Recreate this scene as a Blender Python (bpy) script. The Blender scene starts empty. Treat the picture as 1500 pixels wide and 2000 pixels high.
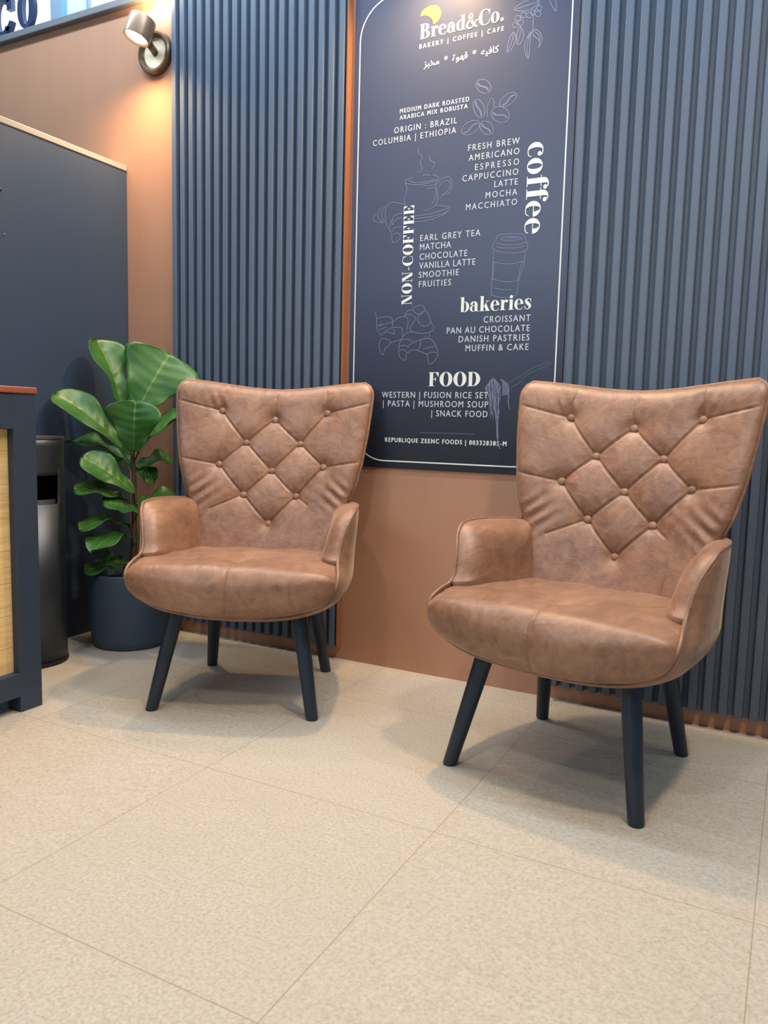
import bpy, bmesh, math, random
import numpy as np
from mathutils import Vector, Matrix

scene = bpy.context.scene
COL = scene.collection
rad = math.radians

# ------------------------------------------------------------------ camera
CAM_H = 0.834
YAW, PITCH, ROLL = rad(27.581), rad(6.355), rad(1.434)
fw = Vector((-math.sin(YAW) * math.cos(PITCH), math.cos(YAW) * math.cos(PITCH), -math.sin(PITCH)))
r0 = Vector((math.cos(YAW), math.sin(YAW), 0))
u0 = r0.cross(fw)
rt = r0 * math.cos(ROLL) + u0 * math.sin(ROLL)
up = -r0 * math.sin(ROLL) + u0 * math.cos(ROLL)
cam_data = bpy.data.cameras.new('camera')
cam_data.sensor_fit = 'VERTICAL'
cam_data.sensor_height = 24.0
cam_data.lens = 24.0 * 1538.37 / 2000.0
cam_data.clip_start = 0.05
cam = bpy.data.objects.new('camera', cam_data)
COL.objects.link(cam)
m3 = Matrix((rt, up, -fw)).transposed()
cam.matrix_world = Matrix.Translation((0, 0, CAM_H)) @ m3.to_4x4()
scene.camera = cam

# ------------------------------------------------------------------ view
scene.view_settings.view_transform = 'Standard'
scene.view_settings.look = 'None'
scene.view_settings.gamma = 1.0
scene.view_settings.use_curve_mapping = False
scene.view_settings.exposure = 0.12

# ------------------------------------------------------------------ world: soft ambient of the open shop floor
world = bpy.data.worlds.new('world')
scene.world = world
world.use_nodes = True
bg = world.node_tree.nodes['Background']
bg.inputs[0].default_value = (0.58, 0.79, 1.0, 1)
bg.inputs[1].default_value = 0.20


def light(name, kind, loc, target, energy, color, size=0.1, size_y=None, cone=None, blend=0.5):
    d = bpy.data.lights.new(name, kind)
    d.energy = energy
    d.color = color
    if kind == 'AREA':
        d.size = size
        if size_y:
            d.shape = 'RECTANGLE'
            d.size_y = size_y
    else:
        d.shadow_soft_size = size
    if kind == 'SPOT':
        d.spot_size = rad(cone)
        d.spot_blend = blend
    o = bpy.data.objects.new(name, d)
    COL.objects.link(o)
    o.location = loc
    o.rotation_euler = (Vector(target) - Vector(loc)).to_track_quat('-Z', 'Y').to_euler()
    return o


light('unseen_daylight_area', 'AREA', (-1.9, -2.3, 2.95), (-1.1, 0.1, 0.0), 92, (0.56, 0.80, 1.0), 2.6, 1.8)  # unseen area light standing in for daylight, aimed at the front floor
light('ceiling_downlight_counter', 'SPOT', (-1.75, 0.80, 2.95), (-1.75, 0.85, 0), 34, (1.0, 0.86, 0.72), 0.09, cone=120, blend=0.7)
light('ceiling_downlight_chair', 'SPOT', (0.30, 1.15, 2.95), (0.20, 1.10, 0), 122, (1.0, 0.77, 0.54), 0.09, cone=125, blend=0.7)
light('ceiling_downlight_middle', 'SPOT', (-0.7, -0.3, 2.95), (-0.7, 0.1, 0), 62, (1.0, 0.94, 0.86), 0.10, cone=125, blend=0.7)
# added cool fill strip along the back wall, brightens its upper part
light('upper_wall_fill', 'AREA', (-1.0, 1.75, 3.05), (-1.0, 2.35, 1.9), 72, (0.68, 0.86, 1.0), 4.4, 0.12)


# ------------------------------------------------------------------ materials
def srgb(*c):
    return tuple(((x / 255) / 12.92 if x / 255 <= 0.04045 else ((x / 255 + 0.055) / 1.055) ** 2.4) for x in c) + (1,)


class NT:
    def __init__(self, name):
        self.m = bpy.data.materials.new(name)
        self.m.use_nodes = True
        self.t = self.m.node_tree
        self.b = self.t.nodes['Principled BSDF']

    def n(self, kind, **kw):
        nd = self.t.nodes.new(kind)
        for k, v in kw.items():
            if k.startswith('i_'):
                key = k[2:]
                key = int(key) if key.isdigit() else key.replace('_', ' ')
                nd.inputs[key].default_value = v
            else:
                setattr(nd, k, v)
        return nd

    def l(self, a, b):
        self.t.links.new(a, b)

    def set(self, **kw):
        for k, v in kw.items():
            self.b.inputs[k.replace('_', ' ')].default_value = v
        return self

    def math(self, op, a, b=None):
        nd = self.n('ShaderNodeMath', operation=op)
        for i, x in enumerate((a, b)):
            if x is None:
                continue
            if isinstance(x, (int, float)):
                nd.inputs[i].default_value = x
            else:
                self.l(x, nd.inputs[i])
        return nd.outputs[0]

    def mix(self, f, a, b):
        nd = self.n('ShaderNodeMix', data_type='RGBA')
        for i, x in ((0, f), (6, a), (7, b)):
            if isinstance(x, (int, float, tuple)):
                nd.inputs[i].default_value = x
            else:
                self.l(x, nd.inputs[i])
        return nd.outputs[2]

    def ramp(self, f, stops):
        nd = self.n('ShaderNodeValToRGB')
        cr = nd.color_ramp
        while len(cr.elements) < len(stops):
            cr.elements.new(0.5)
        for e, (p, c) in zip(cr.elements, stops):
            e.position = p
            e.color = c if len(c) == 4 else (*c, 1)
        self.l(f, nd.inputs[0])
        return nd.outputs[0]

    def noise(self, vec, scale, detail=4, rough=0.55, dist=0.0):
        nd = self.n('ShaderNodeTexNoise')
        nd.inputs['Scale'].default_value = scale
        nd.inputs['Detail'].default_value = detail
        nd.inputs['Roughness'].default_value = rough
        nd.inputs['Distortion'].default_value = dist
        if vec is not None:
            self.l(vec, nd.inputs['Vector'])
        return nd.outputs[0]

    def bump(self, h, strength, dist):
        nd = self.n('ShaderNodeBump')
        nd.inputs['Strength'].default_value = strength
        nd.inputs['Distance'].default_value = dist
        self.l(h, nd.inputs['Height'])
        self.l(nd.outputs[0], self.b.inputs['Normal'])

    def obj(self):
        return self.n('ShaderNodeTexCoord').outputs['Object']

    def scaled(self, vec, s):
        nd = self.n('ShaderNodeMapping')
        nd.inputs['Scale'].default_value = s
        self.l(vec, nd.inputs['Vector'])
        return nd.outputs[0]


def plain(name, col, rough=0.5, metal=0.0, spec=0.5, vary=0.06, scale=30, bump=0.0):
    t = NT(name)
    v = t.obj()
    n = t.noise(v, scale, 3)
    c2 = tuple(min(1, x * (1 + vary)) for x in col[:3]) + (1,)
    c1 = tuple(x * (1 - vary) for x in col[:3]) + (1,)
    t.l(t.mix(n, c1, c2), t.b.inputs['Base Color'])
    t.set(Roughness=rough, Metallic=metal, Specular_IOR_Level=spec)
    if bump:
        t.bump(t.noise(v, scale * 8, 3), bump, 0.002)
    return t.m


def emissive(name, col, strength):
    t = NT(name)
    t.set(Base_Color=col, Roughness=0.3, Emission_Color=col, Emission_Strength=strength)
    return t.m


# floor: beige stone-look tiles, 0.6 m, thin grout
def mat_floor():
    t = NT('beige_stone_tile')
    v = t.obj()
    sx = t.n('ShaderNodeSeparateXYZ')
    t.l(v, sx.inputs[0])

    def joint(out, off):
        a = t.math('DIVIDE', t.math('SUBTRACT', out, off), 0.6)
        fr = t.math('FRACT', a)
        d = t.math('ABSOLUTE', t.math('SUBTRACT', fr, 0.5))
        cell = t.math('FLOOR', a)
        return t.math('GREATER_THAN', d, 0.5 - 0.0011 / 0.6), cell
    jx, cx = joint(sx.outputs[0], -0.009)
    jy, cy = joint(sx.outputs[1], 0.2235)
    j = t.math('MAXIMUM', jx, jy)
    comb = t.n('ShaderNodeCombineXYZ')
    t.l(cx, comb.inputs[0])
    t.l(cy, comb.inputs[1])
    wn = t.n('ShaderNodeTexWhiteNoise', noise_dimensions='3D')
    t.l(comb.outputs[0], wn.inputs['Vector'])
    # shift the pattern from tile to tile
    off = t.n('ShaderNodeVectorMath', operation='MULTIPLY_ADD')
    t.l(wn.outputs['Color'], off.inputs[0])
    off.inputs[1].default_value = (7, 7, 7)
    t.l(v, off.inputs[2])
    pv = off.outputs[0]
    fine = t.noise(pv, 150, 3, 0.6)
    mid = t.noise(pv, 6, 4, 0.6)
    grain = t.noise(t.scaled(pv, (20, 60, 1)), 1.6, 6, 0.6, 0.8)
    c = t.ramp(fine, [(0.28, srgb(164, 154, 140)), (0.5, srgb(186, 177, 164)), (0.74, srgb(203, 195, 183))])
    c = t.mix(t.math('MULTIPLY', mid, 0.35), c, srgb(172, 161, 145))
    c = t.mix(t.math('MULTIPLY', wn.outputs['Value'], 0.10), c, srgb(172, 160, 142))
    c = t.mix(t.math('MULTIPLY', j, 0.75), c, srgb(150, 132, 110))
    t.l(c, t.b.inputs['Base Color'])
    t.set(Roughness=0.55, Specular_IOR_Level=0.35)
    ridges = t.n('ShaderNodeTexWave', wave_type='BANDS', bands_direction='Y')
    ridges.inputs['Scale'].default_value = 2.2
    ridges.inputs['Distortion'].default_value = 14
    ridges.inputs['Detail'].default_value = 4
    ridges.inputs['Detail Scale'].default_value = 1.3
    t.l(pv, ridges.inputs['Vector'])
    rr = t.math('POWER', ridges.outputs['Fac'], 12)
    h = t.math('ADD', t.math('MULTIPLY', fine, 0.35), t.math('MULTIPLY', grain, 0.5))
    h = t.math('ADD', h, t.math('MULTIPLY', rr, 0.6))
    h = t.math('SUBTRACT', h, t.math('MULTIPLY', j, 1.5))
    t.bump(h, 0.38, 0.004)
    return t.m


# brown laminate of the back wall
def mat_brown_wall():
    t = NT('brown_laminate')
    v = t.obj()
    n = t.noise(t.scaled(v, (14, 1, 0.6)), 1.5, 3)
    t.l(t.mix(n, srgb(176, 130, 104), srgb(184, 137, 110)), t.b.inputs['Base Color'])
    t.set(Roughness=0.42, Specular_IOR_Level=0.45)
    return t.m


# distressed brown suede leather
def mat_suede(name='brown_suede', k=1.0):
    t = NT(name)
    oi = t.n('ShaderNodeObjectInfo')
    add = t.n('ShaderNodeVectorMath', operation='ADD')
    t.l(t.obj(), add.inputs[0])
    cmb = t.n('ShaderNodeCombineXYZ')
    t.l(t.math('MULTIPLY', oi.outputs['Random'], 9.0), cmb.inputs[0])
    t.l(cmb.outputs[0], add.inputs[1])
    v = add.outputs[0]
    big = t.noise(v, 5.5, 5, 0.62, 0.6)
    brush = t.noise(t.scaled(v, (9, 3.2, 9)), 2.2, 7, 0.68, 1.6)
    fine = t.noise(v, 330, 3, 0.6)
    lo, md, hi = [tuple(x * k for x in srgb(*c)[:3]) + (1,) for c in ((90, 56, 39), (138, 98, 75), (170, 130, 103))]
    c = t.ramp(big, [(0.30, lo), (0.52, md), (0.72, hi)])
    c2 = t.ramp(brush, [(0.34, lo), (0.55, md), (0.78, hi)])
    c = t.mix(0.55, c, c2)
    c = t.mix(t.math('MULTIPLY', fine, 0.22), c, hi)
    t.l(c, t.b.inputs['Base Color'])
    t.set(Roughness=0.44, Specular_IOR_Level=0.55, Sheen_Weight=0.3, Sheen_Roughness=0.35)
    t.b.inputs['Sheen Tint'].default_value = (1.0, 0.82, 0.66, 1)
    wr = t.noise(t.scaled(v, (1, 1, 1.6)), 26, 4, 0.55, 0.8)
    h = t.math('ADD', t.math('MULTIPLY', fine, 0.12), t.math('MULTIPLY', wr, 0.9))
    t.bump(h, 0.22, 0.006)
    return t.m


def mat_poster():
    # navy ground that runs into near-black at the foot
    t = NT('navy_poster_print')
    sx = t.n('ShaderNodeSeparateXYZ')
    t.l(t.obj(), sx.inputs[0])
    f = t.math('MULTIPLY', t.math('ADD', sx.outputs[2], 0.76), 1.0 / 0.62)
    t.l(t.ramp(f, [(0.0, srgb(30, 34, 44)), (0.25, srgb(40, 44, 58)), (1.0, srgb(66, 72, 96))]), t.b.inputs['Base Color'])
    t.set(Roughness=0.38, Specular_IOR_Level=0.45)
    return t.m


def mat_leaf():
    t = NT('fig_leaf')
    uv = t.n('ShaderNodeTexCoord').outputs['UV']
    sx = t.n('ShaderNodeSeparateXYZ')
    t.l(uv, sx.inputs[0])
    a = t.math('ABSOLUTE', t.math('SUBTRACT', sx.outputs[0], 0.5))
    midrib = t.math('LESS_THAN', a, 0.018)
    # side veins sweep forward from the midrib
    ph = t.math('SUBTRACT', sx.outputs[1], t.math('MULTIPLY', a, 0.55))
    fr = t.math('ABSOLUTE', t.math('SUBTRACT', t.math('FRACT', t.math('MULTIPLY', ph, 6.5)), 0.5))
    vein = t.math('LESS_THAN', fr, 0.035)
    n = t.noise(t.obj(), 14, 4)
    base = t.mix(n, srgb(40, 86, 42), srgb(84, 140, 58))
    c = t.mix(t.math('MULTIPLY', vein, 0.30), base, srgb(110, 150, 80))
    c = t.mix(t.math('MULTIPLY', midrib, 0.5), c, srgb(150, 172, 95))
    t.l(c, t.b.inputs['Base Color'])
    t.set(Roughness=0.36, Specular_IOR_Level=0.5)
    tr = t.n('ShaderNodeBsdfTranslucent')
    t.l(t.mix(0.5, c, srgb(96, 170, 50)), tr.inputs[0])
    mx = t.n('ShaderNodeMixShader')
    mx.inputs[0].default_value = 0.35
    t.l(t.b.outputs[0], mx.inputs[1])
    t.l(tr.outputs[0], mx.inputs[2])
    t.l(mx.outputs[0], t.t.nodes['Material Output'].inputs[0])
    h = t.math('ADD', t.math('MULTIPLY', vein, -0.6), t.math('MULTIPLY', n, 0.6))
    t.bump(h, 0.4, 0.004)
    return t.m


def mat_pale_wood(name, c1, c2, sc=(1.2, 3, 40), planks=True):
    t = NT(name)
    v = t.obj()
    g = t.noise(t.scaled(v, sc), 1.4, 6, 0.6, 0.8)
    c = t.ramp(g, [(0.25, c1), (0.6, c2), (0.85, tuple(min(1, x * 1.06) for x in c2))])
    if planks:
        sx = t.n('ShaderNodeSeparateXYZ')
        t.l(v, sx.inputs[0])
        fr = t.math('FRACT', t.math('DIVIDE', sx.outputs[2], 0.092))
        ln = t.math('LESS_THAN', fr, 0.02)
        c = t.mix(t.math('MULTIPLY', ln, 0.5), c, srgb(120, 84, 50))
    t.l(c, t.b.inputs['Base Color'])
    t.set(Roughness=0.45)
    return t.m


def mat_brushed(name, col, rough=0.32):
    t = NT(name)
    v = t.obj()
    n = t.noise(t.scaled(v, (3, 3, 260)), 1.0, 3)
    t.l(t.mix(n, tuple(x * 0.85 for x in col[:3]) + (1,), col), t.b.inputs['Base Color'])
    t.set(Roughness=rough, Metallic=0.9)
    return t.m


M = {}
M['floor'] = mat_floor()
M['ceiling'] = plain('white_ceiling', srgb(228, 226, 222), 0.8)
M['brown'] = mat_brown_wall()
M['suede'] = mat_suede()
M['piping'] = mat_suede('brown_suede_piping', 0.92)
M['slat'] = plain('charcoal_slat', srgb(88, 100, 118), 0.50, spec=0.45, vary=0.05)
M['partition'] = plain('black_laminate', srgb(57, 73, 94), 0.42, spec=0.5, vary=0.05, scale=4)
M['partition_trim'] = plain('partition_capping', srgb(166, 155, 146), 0.4)
M['trim_brown'] = plain('brown_edge_trim', srgb(150, 96, 64), 0.35)
M['black_leg'] = plain('black_stained_wood', srgb(30, 42, 56), 0.42, spec=0.45)
M['counter'] = plain('counter_black', srgb(44, 58, 76), 0.5, vary=0.08, scale=9)
M['counter_wood'] = mat_pale_wood('pale_bamboo', srgb(208, 168, 106), srgb(236, 202, 142))
M['counter_top'] = mat_pale_wood('reddish_wood', srgb(120, 66, 46), srgb(158, 92, 66), (1.5, 8, 8), False)
M['bin'] = mat_brushed('brushed_gunmetal', srgb(84, 90, 98), 0.46)
M['bin_rim'] = mat_brushed('brushed_rim', srgb(150, 146, 146), 0.3)
M['bin_inner'] = plain('bin_liner', srgb(14, 20, 28), 0.6)
M['pot'] = plain('charcoal_pot', srgb(64, 84, 106), 0.55, vary=0.08, scale=12)
M['soil'] = plain('potting_soil', srgb(40, 30, 24), 0.95, vary=0.4, scale=80, bump=0.8)
M['stem'] = plain('fig_stem', srgb(74, 60, 44), 0.8, vary=0.25, scale=60, bump=0.5)
M['leaf'] = mat_leaf()
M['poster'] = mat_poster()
M['ink_white'] = plain('white_ink', srgb(226, 230, 224), 0.5, vary=0.0)
M['ink_grey'] = plain('pale_grey_ink', srgb(196, 200, 208), 0.5, vary=0.0)
M['ink_lilac'] = plain('faint_lilac_ink', srgb(116, 121, 150), 0.5, vary=0.0)
M['ink_faint'] = plain('very_faint_ink', srgb(84, 100, 128), 0.5, vary=0.0)
M['ink_gold'] = plain('gold_ink', srgb(236, 176, 72), 0.5, vary=0.0)
M['lamp_metal'] = plain('bronze_lamp_metal', srgb(112, 92, 78), 0.35, metal=0.6, vary=0.04)
M['lamp_head'] = plain('light_bronze_metal', srgb(158, 130, 108), 0.35, metal=0.5, vary=0.04)
M['lamp_dish'] = plain('cream_lamp_dish', srgb(236, 222, 190), 0.4)
M['lamp_bulb'] = emissive('lamp_glow', (1.0, 0.86, 0.62, 1), 16)
M['letter'] = plain('navy_sign_letter', srgb(38, 52, 84), 0.35)
M['ledge'] = plain('grey_ledge', srgb(104, 108, 114), 0.5)
M['mullion'] = plain('blue_grey_mullion', srgb(118, 138, 160), 0.5)
M['pane_white'] = emissive('bright_daylit_pane', (0.93, 1.0, 1.0, 1), 1.15)
M['pane_cyan'] = emissive('cyan_daylit_pane', (0.32, 0.88, 0.96, 1), 0.95)


# ------------------------------------------------------------------ mesh helpers
def mesh_obj(name, verts, faces, mat, parent=None, smooth=False, uvs=None):
    me = bpy.data.meshes.new(name)
    me.from_pydata([tuple(map(float, v)) for v in verts], [], [tuple(int(i) for i in f) for f in faces])
    if uvs is not None:
        lay = me.uv_layers.new(name='UVMap')
        for lp in me.loops:
            lay.data[lp.index].uv = uvs[lp.vertex_index]
    me.materials.append(mat)
    if smooth:
        me.polygons.foreach_set('use_smooth', [True] * len(me.polygons))
    me.update()
    o = bpy.data.objects.new(name, me)
    COL.objects.link(o)
    if parent:
        o.parent = parent
    return o


def bm_obj(name, bm, mat, parent=None, smooth=False, recalc=True):
    if recalc:
        bmesh.ops.recalc_face_normals(bm, faces=bm.faces)
    me = bpy.data.meshes.new(name)
    bm.to_mesh(me)
    bm.free()
    me.materials.append(mat)
    if smooth:
        me.polygons.foreach_set('use_smooth', [True] * len(me.polygons))
    o = bpy.data.objects.new(name, me)
    COL.objects.link(o)
    if parent:
        o.parent = parent
    return o


def box(bm, x0, x1, y0, y1, z0, z1, bev=0.0):
    r = bmesh.ops.create_cube(bm, size=1)
    vs = r['verts']
    for v in vs:
        v.co = Vector((x0 + (v.co.x + .5) * (x1 - x0), y0 + (v.co.y + .5) * (y1 - y0), z0 + (v.co.z + .5) * (z1 - z0)))
    if bev:
        es = list({e for v in vs for e in v.link_edges})
        bmesh.ops.bevel(bm, geom=es, offset=bev, segments=2, affect='EDGES', profile=0.5)


def thing(name, label, cat, loc=(0, 0, 0), rz=0, group=None):
    o = bpy.data.objects.new(name, None)
    o.empty_display_size = 0.1
    COL.objects.link(o)
    o.location = loc
    o.rotation_euler = (0, 0, rz)
    tag(o, label, cat, group)
    return o


def tag(o, label, cat, group=None, kind=None):
    o['label'] = label
    o['category'] = cat
    if group:
        o['group'] = group
    if kind:
        o['kind'] = kind
    return o


def catmull(pts, per=8, closed=False):
    P = [np.array(p, float) for p in pts]
    n = len(P)
    out = []
    segs = n if closed else n - 1
    for i in range(segs):
        if closed:
            a, b, c, d = P[(i - 1) % n], P[i], P[(i + 1) % n], P[(i + 2) % n]
        else:
            a, b, c, d = P[max(i - 1, 0)], P[i], P[i + 1], P[min(i + 2, n - 1)]
        for k in range(per):
            t = k / per
            out.append(0.5 * ((2 * b) + (c - a) * t + (2 * a - 5 * b + 4 * c - d) * t * t + (3 * b - a - 3 * c + d) * t ** 3))
    if not closed:
        out.append(P[-1])
    return out


def tube_geo(path, radius, seg=8, closed=False, cap=True):
    """tube along a 3-D path; radius is a number or a list"""
    P = [Vector(p) for p in path]
    n = len(P)
    rs = radius if isinstance(radius, (list, tuple)) else [radius] * n
    V, F = [], []
    nrm = None
    for i in range(n):
        a = P[(i - 1) % n] if closed or i > 0 else P[i]
        b = P[(i + 1) % n] if closed or i < n - 1 else P[i]
        t = (b - a).normalized()
        if nrm is None:
            nrm = t.orthogonal().normalized()
        else:
            nrm = (nrm - t * nrm.dot(t)).normalized()
        bn = t.cross(nrm)
        for k in range(seg):
            an = 2 * math.pi * k / seg
            V.append(P[i] + (nrm * math.cos(an) + bn * math.sin(an)) * rs[i])
    m = n if closed else n - 1
    for i in range(m):
        for k in range(seg):
            a = i * seg + k
            b = i * seg + (k + 1) % seg
            c = ((i + 1) % n) * seg + (k + 1) % seg
            d = ((i + 1) % n) * seg + k
            F.append((a, b, c, d))
    if cap and not closed:
        F.append(tuple(range(seg))[::-1])
        F.append(tuple((n - 1) * seg + k for k in range(seg)))
    return V, F


def lathe_geo(profile, seg=48):
    """profile: list of (r, z); returns closed-of-revolution surface"""
    V, F = [], []
    for r, z in profile:
        for k in range(seg):
            a = 2 * math.pi * k / seg
            V.append((r * math.cos(a), r * math.sin(a), z))
    for i in range(len(profile) - 1):
        for k in range(seg):
            F.append((i * seg + k, i * seg + (k + 1) % seg, (i + 1) * seg + (k + 1) % seg, (i + 1) * seg + k))
    return V, F


def autosmooth(o, ang=35):
    me = o.data
    me.polygons.foreach_set('use_smooth', [True] * len(me.polygons))
    bm = bmesh.new()
    bm.from_mesh(me)
    for e in bm.edges:
        if len(e.link_faces) == 2 and e.calc_face_angle(0) > rad(ang):
            e.smooth = False
    bm.to_mesh(me)
    bm.free()


# ================================================================== THE SETTING
WALL_Y = 2.356
bm = bmesh.new()
box(bm, -4.2, 2.2, -4.4, WALL_Y, -0.06, 0.0)
o = bm_obj('floor', bm, M['floor'])
tag(o, 'beige stone-look tiled floor under both armchairs', 'floor', kind='structure')

bm = bmesh.new()
box(bm, -2.165, 2.2, WALL_Y, WALL_Y + 0.12, 0, 3.12)
box(bm, -4.2, -2.165, WALL_Y, WALL_Y + 0.12, 0, 2.385)
bmesh.ops.remove_doubles(bm, verts=bm.verts, dist=1e-5)
o = bm_obj('wall_back', bm, M['brown'])
tag(o, 'brown laminate back wall behind the armchairs and the slat panels', 'wall', kind='structure')

bm = bmesh.new()
box(bm, -4.2, 2.2, -4.4, WALL_Y + 0.12, 3.12, 3.20)
o = bm_obj('ceiling', bm, M['ceiling'])
tag(o, 'plain white ceiling above the armchairs', 'ceiling', kind='structure')

# black side partition with its pale capping
bm = bmesh.new()
box(bm, -2.50, -2.40, 0.25, WALL_Y - 0.002, 0, 1.788)
o = bm_obj('wall_left', bm, M['partition'])
tag(o, 'black side partition behind the plant and the bin', 'wall', kind='structure')
bm = bmesh.new()
box(bm, -2.503, -2.397, 0.25, WALL_Y - 0.002, 1.788, 1.809, 0.002)
bm_obj('capping', bm, M['partition_trim'], o)['label'] = 'pale capping strip'
for yy, zz, rr in ((1.806, 1.432, 0.0035), (1.795, 1.574, 0.006)):
    V, F = lathe_geo([(0.0001, 0.003), (rr * .7, 0.0025), (rr, 0.001), (rr, -0.002), (0.0001, -0.002)], 16)
    V = [(-2.3995 + z, yy + x, zz + y) for x, y, z in V]
    mesh_obj('screw', V, F, M['ledge'] if rr < .005 else M['bin_inner'], o, True)

# daylit window band over the wall at the left
bm = bmesh.new()
box(bm, -4.2, -2.17, WALL_Y - 0.026, WALL_Y + 0.12, 2.385, 2.412, 0.003)
o = bm_obj('trim_1', bm, M['ledge'])
tag(o, 'grey ledge along the foot of the bright window band', 'ledge', kind='structure')
win = thing('window_1', 'bright daylit window band above the brown wall at upper left', 'window', (-3.2, WALL_Y + 0.05, 2.41))
win['kind'] = 'structure'


def wbox(name, x0, x1, y0, y1, z0, z1, mat):
    b = bmesh.new()
    box(b, x0 + 3.2, x1 + 3.2, y0, y1, z0, z1)
    return bm_obj(name, b, mat, win)


wbox('pane', -4.2, -2.83, -0.006, 0.0, 0.002, 0.70, M['pane_white'])
wbox('pane', -2.765, -2.642, -0.006, 0.0, 0.002, 0.70, M['pane_cyan'])
wbox('pane', -2.628, -2.166, -0.006, 0.0, 0.002, 0.70, M['pane_white'])
wbox('mullion', -2.83, -2.765, -0.035, 0.02, 0.002, 0.70, M['mullion'])
wbox('mullion', -2.642, -2.628, -0.02, 0.02, 0.002, 0.70, M['mullion'])
wbox('frame', -4.2, -2.166, -0.03, 0.07, 0.69, 0.71, M['mullion'])


# ================================================================== SLATTED WALL PANELS
def slat_panel(x0, x1, label, trim_left, trim_right):
    zb, zt = 0.047, 2.98
    yb = WALL_Y - 0.001
    p = 0.04
    t = thing('slatted_wall_panel', label, 'wall panel', (x0, yb, zb), 0, 'slatted panels on the back wall')
    h = zt - zb
    prof = [(0, -0.006)]
    n = int(round((x1 - x0) / p))
    for i in range(n):
        a = i * p
        prof += [(a + 0.0075, -0.006), (a + 0.0095, -0.0245), (a + 0.0115, -0.0262), (a + 0.0285, -0.0262), (a + 0.0305, -0.0245), (a + 0.0325, -0.006)]
    prof += [(n * p, -0.006)]
    V = [(x, y, 0) for x, y in prof] + [(x, y, h) for x, y in prof]
    k = len(prof)
    F = [(i, i + 1, k + i + 1, k + i) for i in range(k - 1)]
    b0 = len(V)
    V += [(0, 0, 0), (n * p, 0, 0), (0, 0, h), (n * p, 0, h)]
    F += [(b0, b0 + 1) + tuple(range(k - 1, -1, -1)), (b0 + 2,) + tuple(range(k, 2 * k)) + (b0 + 3,),
          (b0 + 1, b0, b0 + 2, b0 + 3), (b0, 0, k, b0 + 2), (b0 + 1, b0 + 3, 2 * k - 1, k - 1)]
    o = mesh_obj('slat_board', V, F, M['slat'], t)
    for flag, xa in ((trim_left, -0.006), (trim_right, n * p)):
        if flag:
            b = bmesh.new()
            box(b, xa, xa + 0.006, -0.027, 0, -0.001, h, 0.001)
            bm_obj('edge_trim', b, M['trim_brown'], t)['label'] = 'brown edge trim'
    return t


slat_panel(-2.155, -1.395, 'charcoal slatted wall panel between the brown wall lamp corner and the menu poster', False, True)
slat_panel(-0.636, 1.204, 'charcoal slatted wall panel to the right of the menu poster, behind the right armchair', False, False)


# ================================================================== MENU POSTER
PX, PZ, PY = -1.005, 1.45, 2.350          # poster origin: board centre, front face at PY
poster = thing('menu_poster', 'tall navy cafe menu poster with white rounded border line on the brown wall', 'poster', (PX, PY, PZ))


def flat(name, polys, mat, lift=0.0006, parent=None, depth=0.0):
    """polys: list of (verts2d in wall X/Z, faces); a thin printed layer on the board"""
    V, F = [], []
    for k, (vs, fs) in enumerate(polys):
        b = len(V)
        V += [(x - PX, -lift - .000012 * k, z - PZ) for x, z in vs]
        for f in fs:
            a, bb, c = [Vector(V[b + i]) for i in f[:3]]
            n = (bb - a).cross(c - a)
            F.append(tuple(b + i for i in (f if n.y < 0 else f[::-1])))
    return mesh_obj(name, V, F, mat, parent or poster)


def ribbon(pts, w, closed=False, smooth=4):
    P = catmull(pts, smooth, closed) if smooth and len(pts) > 2 else [np.array(p, float) for p in pts]
    n = len(P)
    ws = w if isinstance(w, list) else None
    if ws is not None:
        src = np.linspace(0, 1, len(ws))
        W = np.interp(np.linspace(0, 1, n), src, ws)
    else:
        W = [w] * n
    vs = []
    for i in range(n):
        a = P[(i - 1) % n] if closed or i > 0 else P[i]
        b = P[(i + 1) % n] if closed or i < n - 1 else P[i]
        d = b - a
        L = math.hypot(*d) or 1e-9
        nn = np.array((-d[1], d[0])) / L
        vs += [P[i] + nn * W[i] / 2, P[i] - nn * W[i] / 2]
    m = n if closed else n - 1
    fs = [(2 * i, 2 * i + 1, (2 * i + 3) % (2 * n), (2 * i + 2) % (2 * n)) for i in range(m)]
    return vs, fs


bm = bmesh.new()
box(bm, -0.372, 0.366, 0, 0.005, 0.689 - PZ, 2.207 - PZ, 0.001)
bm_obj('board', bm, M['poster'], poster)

# rounded border line
bl, br_, bb_, bt, R_ = -1.357, -0.662, 0.7125, 2.184, 0.122
loop = []
for cx, cz, a0 in ((br_ - R_, bt - R_, 0), (bl + R_, bt - R_, 90), (bl + R_, bb_ + R_, 180), (br_ - R_, bb_ + R_, 270)):
    for k in range(13):
        a = rad(a0 + 90 * k / 12)
        loop.append((cx + R_ * math.cos(a), cz + R_ * math.sin(a)))
flat('border_line', [ribbon(loop, 0.0042, True, 0)], M['ink_white'])


# --- fat-face serif letters, built stroke by stroke (cap height 1, baseline 0)
def g_rect(x0, y0, x1, y1):
    return [(x0, y0), (x1, y0), (x1, y1), (x0, y1)], [(0, 1, 2, 3)]


def g_poly(*p):
    return list(p), [tuple(range(len(p)))]


def g_ring(cx, cy, rx, ry, ix, iy, a0=0, a1=360, n=36):
    vs = []
    for k in range(n + 1):
        a = rad(a0 + (a1 - a0) * k / n)
        vs += [(cx + rx * math.cos(a), cy + ry * math.sin(a)), (cx + ix * math.cos(a), cy + iy * math.sin(a))]
    return vs, [(2 * i, 2 * i + 1, 2 * i + 3, 2 * i + 2) for i in range(n)]


def g_disc(cx, cy, r, n=20):
    return [(cx + r * math.cos(2 * math.pi * k / n), cy + r * math.sin(2 * math.pi * k / n)) for k in range(n)], [tuple(range(n))]


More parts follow.
